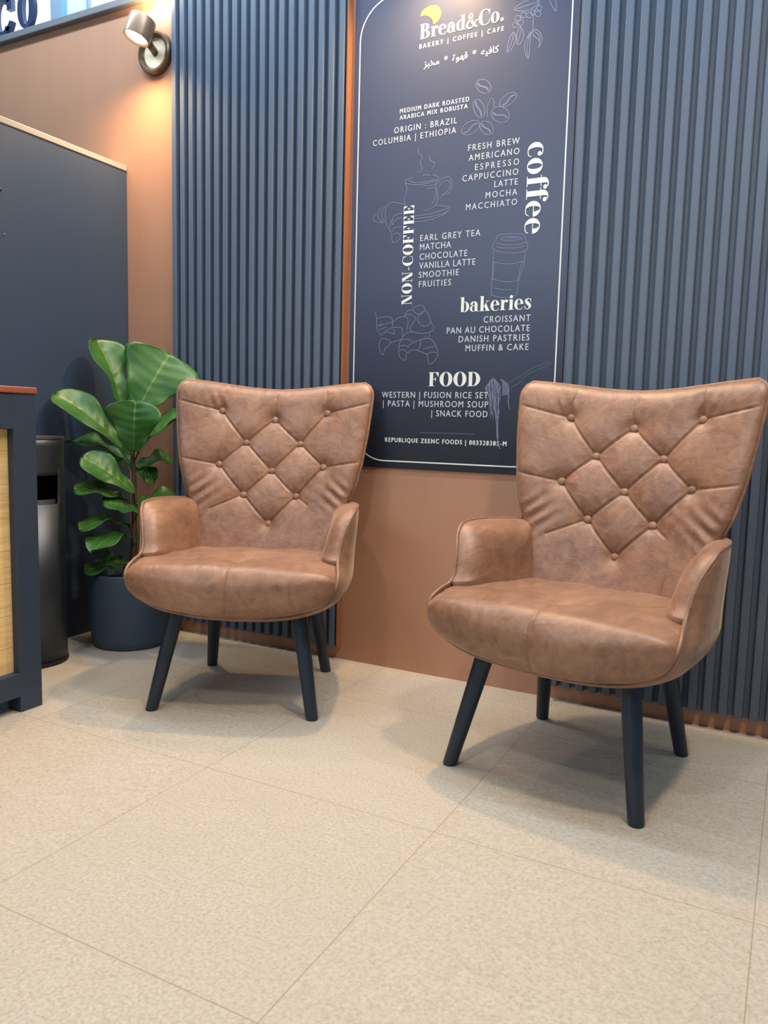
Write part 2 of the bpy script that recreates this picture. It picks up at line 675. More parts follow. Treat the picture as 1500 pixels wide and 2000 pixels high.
def g_st(pts, ws):
    return ribbon(pts, ws, False, 6)


H = 0.035
GL = {
    'B': (.82, [g_rect(.08, 0, .31, 1), g_rect(0, 0, .4, H), g_rect(0, 1 - H, .38, 1), g_rect(.31, .5, .4, .5 + H),
                g_ring(.37, .755, .33, .245, .10, .21, -90, 90), g_ring(.39, .265, .38, .265, .13, .23, -90, 90)]),
    'C': (.84, [g_ring(.42, .5, .42, .52, .18, .485, 72, 288), g_st([(.48, 1.0), (.64, .95), (.74, .82), (.78, .64)], [H, .06, .06, .02]),
                g_rect(.755, .62, .785, 1.0), g_st([(.48, 0), (.66, .05), (.76, .18), (.79, .33)], [H, .05, .03, .025])]),
    'O': (.90, [g_ring(.43, .5, .43, .52, .17, .485)]),
    'D': (.88, [g_rect(.08, 0, .31, 1), g_rect(0, 0, .36, H), g_rect(0, 1 - H, .36, 1), g_ring(.34, .5, .48, .5, .22, .5 - H, -90, 90)]),
    'E': (.78, [g_rect(.08, 0, .31, 1), g_rect(0, 0, .70, H), g_rect(0, 1 - H, .68, 1), g_rect(.31, .485, .5, .515),
                g_poly((.68, 1 - H), (.48, 1 - H), (.655, .67), (.68, .67)), g_poly((.70, H), (.70, .36), (.675, .36), (.48, H)),
                g_poly((.5, .37), (.5, .63), (.475, .63), (.40, .5), (.475, .37))]),
    'F': (.72, [g_rect(.08, 0, .31, 1), g_rect(0, 0, .41, H), g_rect(0, 1 - H, .68, 1), g_rect(.31, .485, .5, .515),
                g_poly((.68, 1 - H), (.48, 1 - H), (.655, .67), (.68, .67)), g_poly((.5, .37), (.5, .63), (.475, .63), (.40, .5), (.475, .37))]),
    'N': (.88, [g_rect(.10, 0, .14, 1), g_rect(.71, 0, .75, 1), g_poly((.08, 1), (.33, 1), (.75, 0), (.52, 0)),
                g_rect(0, 1 - H, .2, 1), g_rect(.61, 1 - H, .85, 1), g_rect(0, 0, .25, H)]),
    '-': (.38, [g_rect(.05, .33, .32, .40)]),
    'o': (.65, [g_ring(.31, .34, .31, .36, .11, .325)]),
    'c': (.58, [g_ring(.31, .34, .31, .36, .11, .325, 72, 288), g_st([(.36, .685), (.46, .66), (.52, .57)], [H, .04, .06]), g_disc(.455, .535, .09),
                g_st([(.36, 0), (.48, .03), (.55, .17)], [H, .04, .02])]),
    'e': (.64, [g_ring(.31, .34, .31, .36, .11, .325, 3, 288), g_rect(.2, .345, .61, .345 + H), g_st([(.36, 0), (.5, .03), (.58, .17)], [H, .04, .02])]),
    'f': (.46, [g_rect(.10, 0, .31, .82), g_ring(.35, .78, .25, .24, .04, .21, 55, 180), g_disc(.47, .86, .09), g_rect(0, .645, .44, .68), g_rect(.01, 0, .42, H)]),
    'b': (.70, [g_rect(.08, 0, .29, 1), g_rect(0, 1 - H, .29, 1), g_ring(.34, .34, .33, .36, .12, .325, -110, 110)]),
    'a': (.66, [g_rect(.34, .02, .55, .46), g_ring(.29, .44, .26, .25, .05, .22, 0, 140), g_disc(.13, .52, .09), g_ring(.24, .20, .24, .21, .07, .18, 60, 300),
                g_st([(.30, .385), (.36, .40)], [H, H]), g_rect(.5, 0, .64, H)]),
    'k': (.76, [g_rect(.08, 0, .29, 1), g_rect(0, 1 - H, .29, 1), g_rect(0, 0, .37, H), g_st([(.28, .25), (.57, .67)], [H, H]),
                g_poly((.34, .34), (.46, .52), (.73, 0), (.49, 0)), g_rect(.45, .645, .69, .68), g_rect(.43, 0, .77, H)]),
    'r': (.56, [g_rect(.08, 0, .29, .68), g_rect(0, .645, .29, .68), g_rect(0, 0, .38, H), g_st([(.28, .44), (.34, .62), (.46, .67)], [.03, .06, .05]), g_disc(.46, .585, .095)]),
    'i': (.38, [g_rect(.08, 0, .29, .68), g_rect(0, .645, .29, .68), g_rect(0, 0, .37, H), g_disc(.185, .86, .11)]),
    's': (.53, [g_st([(.45, .50), (.38, .655), (.24, .67), (.12, .57), (.18, .44), (.32, .31), (.40, .17), (.29, .02), (.15, .02), (.05, .19)],
                     [.02, .03, .06, .15, .2, .2, .16, .06, .03, .02]), g_rect(.435, .46, .465, .68), g_rect(.035, 0, .065, .24)]),
    'd': (.68, [g_ring(.30, .34, .30, .36, .11, .325, 55, 305), g_rect(.38, 0, .59, 1), g_rect(.29, 1 - H, .5, 1), g_rect(.5, 0, .67, H)]),
    '&': (.92, [g_st([(.80, .44), (.70, .28), (.50, .08), (.30, 0), (.12, .09), (.10, .27), (.24, .46), (.44, .64), (.48, .82), (.36, .95), (.25, .84), (.28, .68), (.46, .40), (.66, .13), (.86, .01)],
                     [.03, .05, .06, .1, .15, .15, .1, .07, .1, .06, .12, .14, .18, .16, .06]), g_rect(.68, .43, .92, .47)]),
    '.': (.28, [g_disc(.13, .11, .12)]),
}


def serif_text(s, gap=0.03):
    out, x = [], 0.0
    for ch in s:
        adv, prims = GL[ch]
        for vs, fs in prims:
            out.append(([(p[0] + x, p[1]) for p in vs], fs))
        x += adv + gap
    return out, x - gap - 0.04


def place(prims, fn):
    return [([fn(float(p[0]), float(p[1])) for p in vs], fs) for vs, fs in prims]


def heading(name, s, x0, x1, zb, cap, mat):
    prims, w = serif_text(s)
    k = (x1 - x0) / w
    return flat(name, place(prims, lambda gx, gy: (x0 + gx * k, zb + gy * cap)), mat)


heading('logo_lettering', 'Bread&Co.', -1.1424, -0.8683, 2.0322, 0.0435, M['ink_white'])
heading('bakeries_heading', 'bakeries', -0.9759, -0.7446, 1.1905, 0.0452, M['ink_white'])
heading('food_heading', 'FOOD', -1.0768, -0.8983, 0.9600, 0.0445, M['ink_white'])
pr, w_ = serif_text('coffee')
k_ = (1.6722 - 1.4109) / w_
flat('coffee_heading', place(pr, lambda gx, gy: (-0.7752 + gy * 0.066, 1.6722 - gx * k_)), M['ink_white'])
pr, w_ = serif_text('NON-COFFEE')
k_ = (1.5340 - 1.2214) / w_
flat('non_coffee_heading', place(pr, lambda gx, gy: (-1.1455 - gy * 0.0366, 1.2214 + gx * k_)), M['ink_white'])


# --- sans-serif lines: text converted to mesh, fitted to its width and cap height
def text_mesh(s, spacing, bold):
    cu = bpy.data.curves.new('lettering', 'FONT')
    cu.body = s
    cu.size = 1
    cu.resolution_u = 3
    cu.space_character = spacing
    cu.offset = bold
    ob = bpy.data.objects.new('lettering', cu)
    COL.objects.link(ob)
    dg = bpy.context.evaluated_depsgraph_get()
    dg.update()
    me = bpy.data.meshes.new_from_object(ob.evaluated_get(dg))
    vs = [(v.co.x, v.co.y) for v in me.vertices]
    fs = [tuple(p.vertices) for p in me.polygons]
    bpy.data.objects.remove(ob)
    bpy.data.curves.remove(cu)
    bpy.data.meshes.remove(me)
    return vs, fs


_cap = text_mesh('H', 1, 0)[0]
CAPH = max(v[1] for v in _cap) - min(v[1] for v in _cap)


def sans(s, x0, x1, zb, cap, bold=0.0):
    want = (x1 - x0) / (cap / CAPH) * 1.16        # slim letters, set wide
    sp = 1.0
    for _ in range(3):
        vs, fs = text_mesh(s, sp, 0)
        xs = [v[0] for v in vs]
        w = max(xs) - min(xs)
        if _ < 2:
            vs2, _f = text_mesh(s, sp + 0.2, 0)
            w2 = max(v[0] for v in vs2) - min(v[0] for v in vs2)
            sp = max(0.9, min(1.6, sp + 0.2 * (want - w) / max(1e-6, w2 - w)))
    mn = min(xs)
    k = (x1 - x0) / w
    # a second and third pass of ink, a hair to the side, gives the weight of the stroke
    g = cap * (.040 if bold else .014)
    return [([(x0 + (v[0] - mn) * k + d, zb + v[1] * cap / CAPH + abs(d) * .5) for v in vs], fs) for d in (0, -g, g)]


LINES = {
    'tagline_lettering': [('BAKERY | COFFEE | CAFE', -1.1431, -0.8671, 2.0044, 0.0128, .010)],
    'roast_lettering': [('MEDIUM DARK ROASTED', -1.2057, -0.9697, 1.8213, 0.0132, .010), ('ARABICA MIX ROBUSTA', -1.2062, -0.9739, 1.8012, 0.0132, .010)],
    'origin_lettering': [('ORIGIN : BRAZIL', -1.2244, -1.0079, 1.7626, 0.018, 0), ('COLUMBIA | ETHIOPIA', -1.3011, -1.0095, 1.734, 0.018, 0)],
    'coffee_list_lettering': [('FRESH BREW', -0.9665, -0.8025, 1.6746, 0.0182, 0), ('AMERICANO', -0.9638, -0.8025, 1.6449, 0.0182, 0), ('ESPRESSO', -0.9414, -0.8021, 1.6146, 0.0182, 0),
                              ('CAPPUCCINO', -0.9823, -0.8032, 1.586, 0.0182, 0), ('LATTE', -0.877, -0.8033, 1.5574, 0.0182, 0), ('MOCHA', -0.9039, -0.8039, 1.5277, 0.0182, 0), ('MACCHIATO', -0.9672, -0.8031, 1.4989, 0.0182, 0)],
    'drinks_list_lettering': [('EARL GREY TEA', -1.121, -0.9169, 1.4188, 0.019, 0), ('MATCHA', -1.1212, -1.0137, 1.391, 0.019, 0), ('CHOCOLATE', -1.1213, -0.9577, 1.3608, 0.019, 0),
                              ('VANILLA LATTE', -1.122, -0.9301, 1.3327, 0.019, 0), ('SMOOTHIE', -1.1222, -0.9839, 1.3043, 0.019, 0), ('FRUITIES', -1.1212, -1.0094, 1.275, 0.019, 0)],
    'bakery_list_lettering': [('CROISSANT', -0.895, -0.7452, 1.1548, 0.019, 0), ('PAN AU CHOCOLATE', -1.0181, -0.7462, 1.125, 0.019, 0), ('DANISH PASTRIES', -0.976, -0.7458, 1.0972, 0.019, 0), ('MUFFIN & CAKE', -0.952, -0.7474, 1.0689, 0.019, 0)],
    'food_list_lettering': [('WESTERN | FUSION RICE SET', -1.2462, -0.8712, 0.9222, 0.0193, 0), ('| PASTA | MUSHROOM SOUP', -1.2408, -0.8701, 0.8936, 0.0193, 0), ('| SNACK FOOD', -1.0625, -0.8703, 0.8636, 0.0193, 0)],
    'footer_lettering': [('REPUBLIQUE ZEENC FOODS | 003328385-M', -1.2299, -0.8046, 0.776, 0.0140, .010)],
}
for nm, rows in LINES.items():
    flat(nm, [q for r in rows for q in sans(*r)], M['ink_white'] if nm in ('tagline_lettering', 'footer_lettering') else M['ink_grey'])
# the Arabic line, set in visual order with its joined letter forms
AR = '\uFEB0\uFE92\uFEA8\uFEE3  *  \uFE93\uFEEE\uFEEC\uFED7  *  \uFEEA\uFEF4\uFED3\uFE8E\uFEDB'
vs, fs = text_mesh(AR, 1.0, 0)
if vs:
    xs = [v[0] for v in vs]
    ys = [v[1] for v in vs]
    kx = (0.8800 - 1.1264) / (min(xs) - max(xs))
    flat('arabic_lettering', [([(-1.1264 + (v[0] - min(xs)) * kx + d, 1.9405 + (v[1] - min(ys)) * kx + e) for v in vs], fs) for d, e in ((-.0004, 0), (.0004, .0002))], M['ink_white'])
flat('rule_line', [ribbon([(-1.102, 0.810), (-0.9143, 0.810)], 0.0012, False, 0)], M['ink_lilac'])

# --- line drawings: polylines in wall coordinates (mm, X then Z)
DRAW = {
    'coffee_cup_drawing': [[-1179.8,1604.3,-1180.0,1612.4,-1161.7,1617.2,-1152.6,1619.1], [-1120.7,1621.3,-1102.7,1621.1,-1093.5,1616.1], [-1084.6,1619.0,-1073.4,1615.7,-1064.2,1608.7,-1068.4,1601.4,-1086.1,1597.6,-1108.5,1594.2,-1135.8,1594.3,-1161.1,1598.2,-1179.8,1605.3], [-1168.4,1611.0,-1147.5,1602.6,-1120.0,1600.5,-1097.5,1600.8,-1077.4,1603.4], [-1179.8,1604.3,-1173.5,1589.6,-1174.3,1577.7,-1179.6,1562.3,-1180.8,1546.3,-1177.6,1535.9,-1165.8,1526.7], [-1068.4,1601.4,-1073.4,1584.3,-1067.3,1569.9,-1064.5,1553.9,-1066.2,1538.3,-1072.4,1525.2,-1087.8,1516.9,-1110.2,1511.1], [-1072.0,1576.3,-1071.3,1558.6,-1075.3,1543.2,-1083.8,1530.3], [-1070.1,1585.9,-1057.2,1600.1,-1039.8,1605.9,-1026.6,1604.3,-1017.3,1589.7,-1017.7,1572.2,-1027.0,1557.7,-1046.7,1552.0,-1061.7,1537.9], [-1063.1,1577.3,-1052.5,1589.8,-1037.2,1595.8,-1026.1,1590.7,-1023.4,1576.7,-1031.7,1564.0,-1049.0,1554.2], [-1074.7,1525.4,-1050.0,1520.9,-1023.2,1514.3,-1023.0,1506.4,-1038.1,1498.1,-1066.8,1493.0,-1105.0,1490.7,-1146.1,1490.6], [-1146.4,1498.7,-1116.6,1498.8,-1082.8,1500.5,-1060.5,1504.3,-1027.5,1510.8], [-1145.9,1481.6,-1116.0,1479.8,-1071.0,1485.5,-1040.2,1494.4,-1023.0,1506.4], [-1134.9,1707.8,-1136.6,1690.3,-1122.6,1678.7,-1128.8,1659.8,-1121.3,1639.1,-1134.7,1630.9], [-1100.1,1677.7,-1092.9,1663.1,-1079.1,1651.6,-1087.4,1635.0], [-1117.3,1587.3,-1097.0,1587.0,-1076.8,1586.7], [-1108.0,1578.4,-1089.9,1578.3,-1076.5,1578.8], [-1177.7,1538.0,-1198.9,1544.2,-1222.6,1549.6,-1241.4,1544.5,-1250.3,1525.0,-1249.7,1502.5,-1244.3,1481.5,-1234.3,1464.3,-1224.3,1449.1,-1223.9,1432.7,-1216.4,1421.9,-1197.7,1428.5,-1193.4,1440.3,-1203.1,1451.4,-1217.2,1448.5], [-1260.3,1538.3,-1272.0,1529.2,-1277.7,1515.4,-1271.2,1498.4,-1256.5,1488.8], [-1250.7,1539.3,-1262.3,1524.2,-1261.7,1503.6,-1251.7,1488.4], [-1278.9,1517.6,-1290.9,1514.6,-1294.2,1502.6,-1280.7,1493.1,-1256.5,1487.8], [-1222.8,1477.5,-1223.3,1493.9,-1214.2,1507.2,-1195.6,1511.5,-1186.2,1511.6], [-1224.6,1459.3,-1215.5,1468.7,-1199.0,1469.3,-1184.9,1468.0], [-1232.1,1470.2,-1227.9,1490.2,-1221.1,1499.8], [-1185.7,1496.4,-1209.1,1494.6,-1222.8,1477.5]],
    'coffee_bean_drawing': [[-903.6,1838.6,-908.5,1835.7,-915.0,1834.9,-922.3,1836.2,-929.8,1839.6,-936.7,1844.6,-942.4,1850.8,-946.3,1857.6,-948.0,1864.3,-947.3,1870.2,-944.3,1874.8,-939.3,1877.6,-932.9,1878.4,-925.5,1877.0,-918.0,1873.7,-911.2,1868.7,-905.5,1862.5,-901.7,1855.7,-900.0,1849.1,-900.7,1843.2,-903.6,1838.6], [-942.5,1870.9,-934.9,1861.2,-923.7,1856.9,-913.2,1851.8,-906.0,1841.9], [-944.6,1869.0,-936.9,1859.3,-925.7,1855.0,-915.3,1849.9,-908.1,1840.0], [-819.9,1819.3,-818.1,1814.7,-818.7,1809.3,-821.8,1803.5,-827.1,1797.9,-834.1,1793.0,-842.1,1789.3,-850.3,1787.2,-857.9,1786.9,-864.2,1788.4,-868.5,1791.6,-870.4,1796.2,-869.7,1801.7,-866.5,1807.6,-861.1,1813.2,-854.1,1818.1,-846.1,1821.8,-837.9,1823.8,-830.4,1824.0,-824.2,1822.5,-819.9,1819.3], [-863.8,1792.5,-851.6,1797.2,-844.3,1805.8,-836.4,1813.6,-824.0,1817.9], [-862.2,1790.4,-850.0,1795.2,-842.7,1803.8,-834.8,1811.5,-822.5,1815.8], [-925.6,1766.7,-931.0,1767.3,-937.0,1770.6,-942.9,1776.3,-948.1,1783.8,-952.2,1792.3,-954.7,1801.0,-955.4,1809.1,-954.2,1815.8,-951.3,1820.3,-946.8,1822.3,-941.4,1821.6,-935.4,1818.3,-929.6,1812.6,-924.3,1805.1,-920.3,1796.7,-917.8,1788.0,-917.1,1779.9,-918.3,1773.3,-921.2,1768.7,-925.6,1766.7], [-946.8,1817.9,-944.0,1805.1,-935.9,1794.5,-928.8,1783.8,-926.4,1771.0], [-949.4,1817.6,-946.5,1804.8,-938.4,1794.2,-931.3,1783.4,-928.9,1770.6], [-839.6,1751.0,-843.8,1746.0,-850.2,1743.0,-858.2,1742.3,-867.1,1743.8,-875.9,1747.6,-883.8,1753.2,-890.0,1760.1,-893.9,1767.6,-895.1,1774.9,-893.5,1781.4,-889.2,1786.4,-882.7,1789.4,-874.7,1790.0,-865.8,1788.4,-857.0,1784.6,-849.2,1779.0,-843.1,1772.1,-839.2,1764.7,-838.0,1757.4,-839.6,1751.0], [-890.4,1777.3,-879.3,1768.2,-866.2,1766.5,-853.8,1763.8,-843.1,1754.2], [-891.9,1774.3,-880.8,1765.2,-867.7,1763.6,-855.3,1760.8,-844.6,1751.2], [-934.1,1754.1,-932.1,1748.6,-933.0,1742.5,-936.7,1736.4,-942.9,1730.9,-950.8,1726.5,-959.9,1723.6,-969.1,1722.6,-977.7,1723.5,-984.7,1726.3,-989.4,1730.7,-991.4,1736.3,-990.4,1742.4,-986.6,1748.6,-980.4,1754.1,-972.3,1758.5,-963.2,1761.3,-954.0,1762.3,-945.6,1761.3,-938.7,1758.5,-934.1,1754.1], [-984.1,1730.9,-970.3,1734.3,-961.8,1742.8,-952.7,1750.3,-938.7,1753.2], [-982.4,1728.3,-968.6,1731.7,-960.1,1740.2,-951.0,1747.8,-937.0,1750.6], [-892.4,1714.6,-897.5,1712.8,-903.7,1713.1,-910.5,1715.4,-917.2,1719.6,-923.0,1725.1,-927.5,1731.6,-930.2,1738.3,-930.7,1744.6,-929.2,1749.8,-925.7,1753.5,-920.5,1755.2,-914.2,1754.9,-907.5,1752.5,-900.9,1748.4,-895.1,1742.8,-890.6,1736.4,-888.0,1729.8,-887.4,1723.5,-888.9,1718.3,-892.4,1714.6], [-924.6,1749.7,-918.7,1739.8,-908.7,1734.2,-899.6,1728.0,-894.2,1718.0], [-926.8,1748.3,-921.0,1738.4,-910.9,1732.8,-901.8,1726.6,-896.4,1716.6], [-907.9,1765.8,-909.0,1792.5,-900.2,1817.6,-890.2,1811.6,-886.8,1789.0]],
    'coffee_branch_drawing': [[-852.8,1941.1,-849.1,1975.1,-836.0,1994.6,-828.2,1974.3,-837.5,1950.9,-852.8,1941.1], [-822.3,1957.5,-825.3,1986.2,-815.9,2006.2,-804.5,1982.2,-810.4,1961.5,-822.3,1957.5], [-787.5,1910.4,-801.0,1944.1,-793.6,1967.6,-782.5,1984.1,-784.1,1947.2,-787.5,1910.4], [-777.6,1989.4,-760.5,1982.9,-747.6,1958.8,-758.1,1933.0,-755.7,1954.2,-773.5,1973.1,-777.6,1989.4], [-837.1,2057.3,-812.0,2070.6,-785.0,2074.2,-760.9,2062.9,-787.1,2046.9,-810.9,2047.2,-837.1,2057.3], [-730.9,2059.6,-719.9,2039.1,-709.4,2026.3,-710.6,2049.3,-714.2,2056.1], [-760.8,2059.8,-776.3,2032.3,-777.6,1989.4,-793.6,1967.6], [-851.2,1944.0,-840.0,1967.1,-835.9,1991.4], [-820.7,1960.3,-814.9,1984.2,-815.7,2003.1], [-787.7,1913.5,-792.4,1942.5,-784.0,1981.3], [-831.9,2056.8,-804.7,2059.8,-764.3,2063.7], [-775.9,1987.5,-756.3,1966.7,-756.5,1935.8], [-815.2,2027.9,-816.1,2024.2,-819.2,2021.9,-823.5,2021.8,-827.8,2023.7,-831.2,2027.2,-832.5,2031.4,-831.5,2035.1,-828.5,2037.3,-824.2,2037.5,-819.8,2035.5,-816.5,2032.0,-815.2,2027.9], [-798.4,2033.8,-799.3,2030.1,-802.3,2027.9,-806.6,2027.7,-811.0,2029.6,-814.3,2033.1,-815.6,2037.3,-814.6,2041.0,-811.6,2043.2,-807.3,2043.3,-803.0,2041.4,-799.7,2037.9,-798.4,2033.8], [-781.2,2030.3,-782.2,2026.6,-785.2,2024.4,-789.4,2024.2,-793.8,2026.1,-797.0,2029.6,-798.4,2033.8,-797.4,2037.4,-794.4,2039.6,-790.2,2039.8,-785.8,2037.9,-782.6,2034.4,-781.2,2030.3], [-770.7,2034.9,-771.5,2031.7,-774.1,2029.7,-777.8,2029.6,-781.6,2031.3,-784.5,2034.3,-785.7,2038.0,-784.8,2041.2,-782.2,2043.1,-778.5,2043.3,-774.7,2041.6,-771.8,2038.5,-770.7,2034.9], [-754.2,2027.8,-755.2,2024.2,-758.1,2022.0,-762.3,2021.8,-766.6,2023.7,-769.9,2027.2,-771.2,2031.3,-770.2,2034.9,-767.3,2037.1,-763.1,2037.3,-758.8,2035.4,-755.6,2031.9,-754.2,2027.8], [-824.0,2011.0,-824.9,2007.7,-827.6,2005.7,-831.3,2005.5,-835.2,2007.2,-838.1,2010.3,-839.3,2014.0,-838.5,2017.3,-835.8,2019.3,-832.0,2019.4,-828.1,2017.7,-825.2,2014.6,-824.0,2011.0], [-806.3,2013.7,-807.2,2010.1,-810.1,2008.0,-814.2,2007.8,-818.4,2009.6,-821.6,2013.0,-822.9,2017.0,-822.0,2020.5,-819.0,2022.7,-814.9,2022.8,-810.7,2021.0,-807.6,2017.6,-806.3,2013.7], [-752.6,2042.8,-753.5,2039.6,-756.1,2037.7,-759.7,2037.5,-763.5,2039.2,-766.3,2042.3,-767.5,2045.9,-766.7,2049.1,-764.1,2051.0,-760.4,2051.2,-756.6,2049.5,-753.8,2046.4,-752.6,2042.8]],
    'paper_cup_drawing': [[-874.2,1376.2,-874.7,1387.7,-863.2,1407.2,-861.0,1413.8,-841.5,1416.7,-817.2,1415.9,-793.0,1413.4,-778.4,1409.0,-768.1,1390.3,-763.5,1374.3,-769.1,1361.3], [-874.2,1376.2,-854.0,1365.6,-814.7,1359.4,-785.7,1359.0,-766.8,1363.4], [-865.1,1393.7,-840.2,1385.8,-796.4,1382.3,-768.0,1388.0], [-850.8,1406.2,-821.7,1408.2,-792.6,1404.4,-782.7,1398.2,-806.6,1395.7,-840.8,1399.4,-850.8,1406.2], [-871.4,1369.2,-872.6,1314.4,-873.3,1236.2], [-771.5,1361.5,-774.2,1316.9,-786.8,1277.1,-792.1,1234.3], [-873.4,1238.5,-853.2,1231.5,-818.5,1227.4,-793.5,1233.0], [-872.6,1337.3,-842.6,1329.7,-803.5,1327.0,-774.9,1332.6], [-875.4,1287.0,-840.3,1277.1,-810.9,1274.0,-785.8,1277.0], [-868.6,1336.1,-870.5,1287.6], [-779.6,1330.7,-790.7,1278.2], [-826.4,1404.1,-797.2,1401.2], [-864.6,1382.3,-844.6,1376.2,-795.9,1372.4,-772.2,1377.2], [-864.3,1258.8,-839.2,1251.9,-809.8,1251.2]],
    'croissant_drawing': [[-1281.2,1204.2,-1273.0,1185.6,-1272.3,1158.9,-1265.9,1138.7,-1254.0,1126.6], [-1269.0,1182.1,-1259.5,1185.1,-1234.7,1186.6,-1219.4,1183.5,-1213.4,1171.7,-1212.8,1151.9], [-1270.4,1160.5,-1243.5,1162.9,-1215.2,1168.5], [-1262.2,1145.2,-1243.2,1151.2,-1233.7,1152.6], [-1211.4,1168.3,-1194.8,1180.9,-1170.6,1184.0,-1157.3,1176.1,-1158.3,1148.4,-1160.0,1141.9], [-1168.8,1186.4,-1167.2,1196.1,-1154.5,1203.7,-1141.7,1206.4], [-1141.7,1206.4,-1132.7,1214.1,-1114.6,1217.3,-1103.5,1214.4,-1097.7,1202.9,-1106.5,1195.2,-1124.6,1191.1,-1135.9,1199.7,-1141.7,1206.4], [-1097.7,1202.9,-1086.5,1191.1,-1078.7,1174.7,-1076.5,1161.8,-1088.8,1152.5,-1108.8,1154.8,-1122.2,1171.5,-1117.2,1185.9,-1102.8,1191.8], [-1168.8,1188.0,-1154.1,1190.7,-1137.3,1185.1,-1129.6,1175.1,-1145.5,1154.5,-1148.8,1141.5,-1130.1,1132.8,-1108.0,1128.9,-1084.4,1129.8,-1066.6,1137.3,-1064.2,1146.8,-1074.7,1163.3], [-1252.2,1128.2,-1242.8,1137.9,-1220.3,1148.8,-1193.9,1151.2,-1178.8,1147.4,-1174.6,1132.5,-1174.3,1122.6,-1179.6,1111.3,-1217.0,1102.3,-1226.2,1090.9,-1239.4,1082.9,-1242.8,1069.6,-1248.4,1063.0,-1258.5,1079.9,-1261.0,1098.4,-1253.7,1114.9,-1238.4,1115.4,-1222.9,1109.1,-1217.0,1102.3], [-1242.8,1136.3,-1223.7,1135.7,-1204.6,1130.1,-1208.9,1146.8], [-1176.1,1119.4,-1156.0,1133.6,-1139.3,1133.1], [-1179.5,1109.6,-1186.6,1095.0,-1187.8,1073.5,-1183.5,1056.8,-1171.9,1045.1,-1160.8,1048.2,-1159.5,1066.3,-1148.4,1069.4,-1146.8,1075.9,-1120.9,1075.4,-1100.4,1066.8,-1083.9,1061.6,-1081.3,1040.4,-1075.6,1030.6,-1063.1,1035.3,-1049.2,1051.3,-1047.1,1067.4,-1055.9,1088.6,-1069.1,1106.7,-1083.8,1111.9,-1107.3,1109.3,-1129.1,1101.8,-1147.3,1094.0,-1154.5,1086.0], [-1177.7,1111.2,-1159.0,1111.5,-1136.5,1103.6], [-1186.4,1088.3,-1169.6,1092.9,-1152.7,1087.6], [-1184.1,1075.1,-1169.2,1078.1,-1157.7,1069.6], [-1109.2,1109.4,-1110.3,1089.9,-1120.9,1075.4], [-1099.0,1079.8,-1081.0,1082.7,-1057.7,1087.0], [-1083.9,1063.3,-1067.8,1068.6,-1049.8,1065.9], [-1091.4,1121.9,-1092.9,1113.8], [-1077.0,1126.3,-1082.0,1111.9], [-1262.6,1156.9,-1251.1,1158.2], [-1257.2,1171.7,-1253.2,1166.5]],
    'pasta_drawing': [[-869,972,-881,955,-881,953,-875,945,-867,929], [-868,973,-881,956,-885,956,-874,950,-860,936], [-867,974,-878,958,-877,939,-868,926,-858,900], [-866,975,-876,959,-874,939,-865,926,-856,899], [-866,976,-873,960,-877,927,-867,909,-855,873], [-865,977,-871,961,-867,943,-863,930,-858,904], [-864,978,-869,962,-864,927,-864,908,-856,871], [-863,979,-869,963,-862,922,-865,901,-858,860], [-862,980,-867,964,-865,922,-859,901,-850,858], [-861,981,-864,965,-864,937,-855,920,-851,887], [-860,982,-860,966,-856,930,-853,911,-846,873], [-859,983,-858,967,-855,943,-853,928,-844,898], [-858,984,-858,968,-859,930,-853,910,-843,871], [-857,986,-858,970,-852,947,-847,932,-842,903], [-856,986,-853,970,-856,938,-848,921,-848,886], [-855,985,-851,969,-850,947,-852,933,-850,904], [-854,984,-848,968,-843,926,-847,905,-842,863], [-853,983,-849,967,-846,945,-848,931,-848,902], [-852,982,-844,966,-848,931,-846,913,-845,876], [-851,981,-844,965,-838,922,-841,901,-839,859], [-850,980,-841,964,-839,930,-835,911,-837,875], [-849,978,-841,962,-839,932,-838,915,-834,881], [-848,977,-840,961,-836,920,-836,900,-833,858], [-847,976,-835,960,-839,930,-837,912,-832,878], [-846,975,-834,959,-833,947,-831,936,-832,915], [-845,974,-831,958,-836,945,-830,933,-838,910], [-833,978,-827,978,-824,955,-824,931], [-833,978,-825,976,-822,955,-822,931], [-832,979,-823,975,-819,955,-820,932], [-832,979,-820,974,-817,955,-817,932], [-831,979,-818,972,-814,955,-815,933], [-831,980,-816,971,-812,955,-813,933], [-830,980,-814,969,-810,955,-810,934], [-830,980,-811,968,-807,955,-808,934], [-830,981,-809,967,-804,955,-806,935], [-850,891,-842,857,-839,834,-836,796], [-845,891,-840,857,-837,834,-834,796], [-841,891,-837,857,-836,834,-833,796], [-836,891,-835,857,-834,834,-832,796], [-838,834,-834,796,-831,777,-825,766], [-836,834,-833,796,-828,775,-823,767], [-806,955,-805,920,-803,901,-799,890], [-804,955,-803,920,-802,901,-798,891]],
    'fork_drawing': [[-807,970,-769,991,-731,1014,-685,1030,-678,1027,-681,1023,-731,1003,-755,989,-768,972,-799,955]],
}
for nm, lines in DRAW.items():
    pol = []
    for ln in lines:
        pts = [(ln[i] / 1000, ln[i + 1] / 1000) for i in range(0, len(ln), 2)]
        cl = len(pts) > 4 and pts[0] == pts[-1]
        pol.append(ribbon(pts[:-1] if cl else pts, 0.0019 if nm not in ('fork_drawing', 'pasta_drawing') else 0.0014, cl, 4))
    flat(nm, pol, M['ink_faint'] if nm == 'fork_drawing' else M['ink_lilac'], 0.0003)
# gold crested bird mark over the logo
LOGO = [(-1.1414, 2.1005), (-1.136, 2.1142), (-1.1178, 2.1226), (-1.0969, 2.1235), (-1.0834, 2.1174), (-1.0746, 2.1048), (-1.0727, 2.093), (-1.0754, 2.0838), (-1.0838, 2.0741), (-1.0961, 2.0677), (-1.0991, 2.0771), (-1.1044, 2.0871), (-1.1169, 2.0962), (-1.1294, 2.1007)]

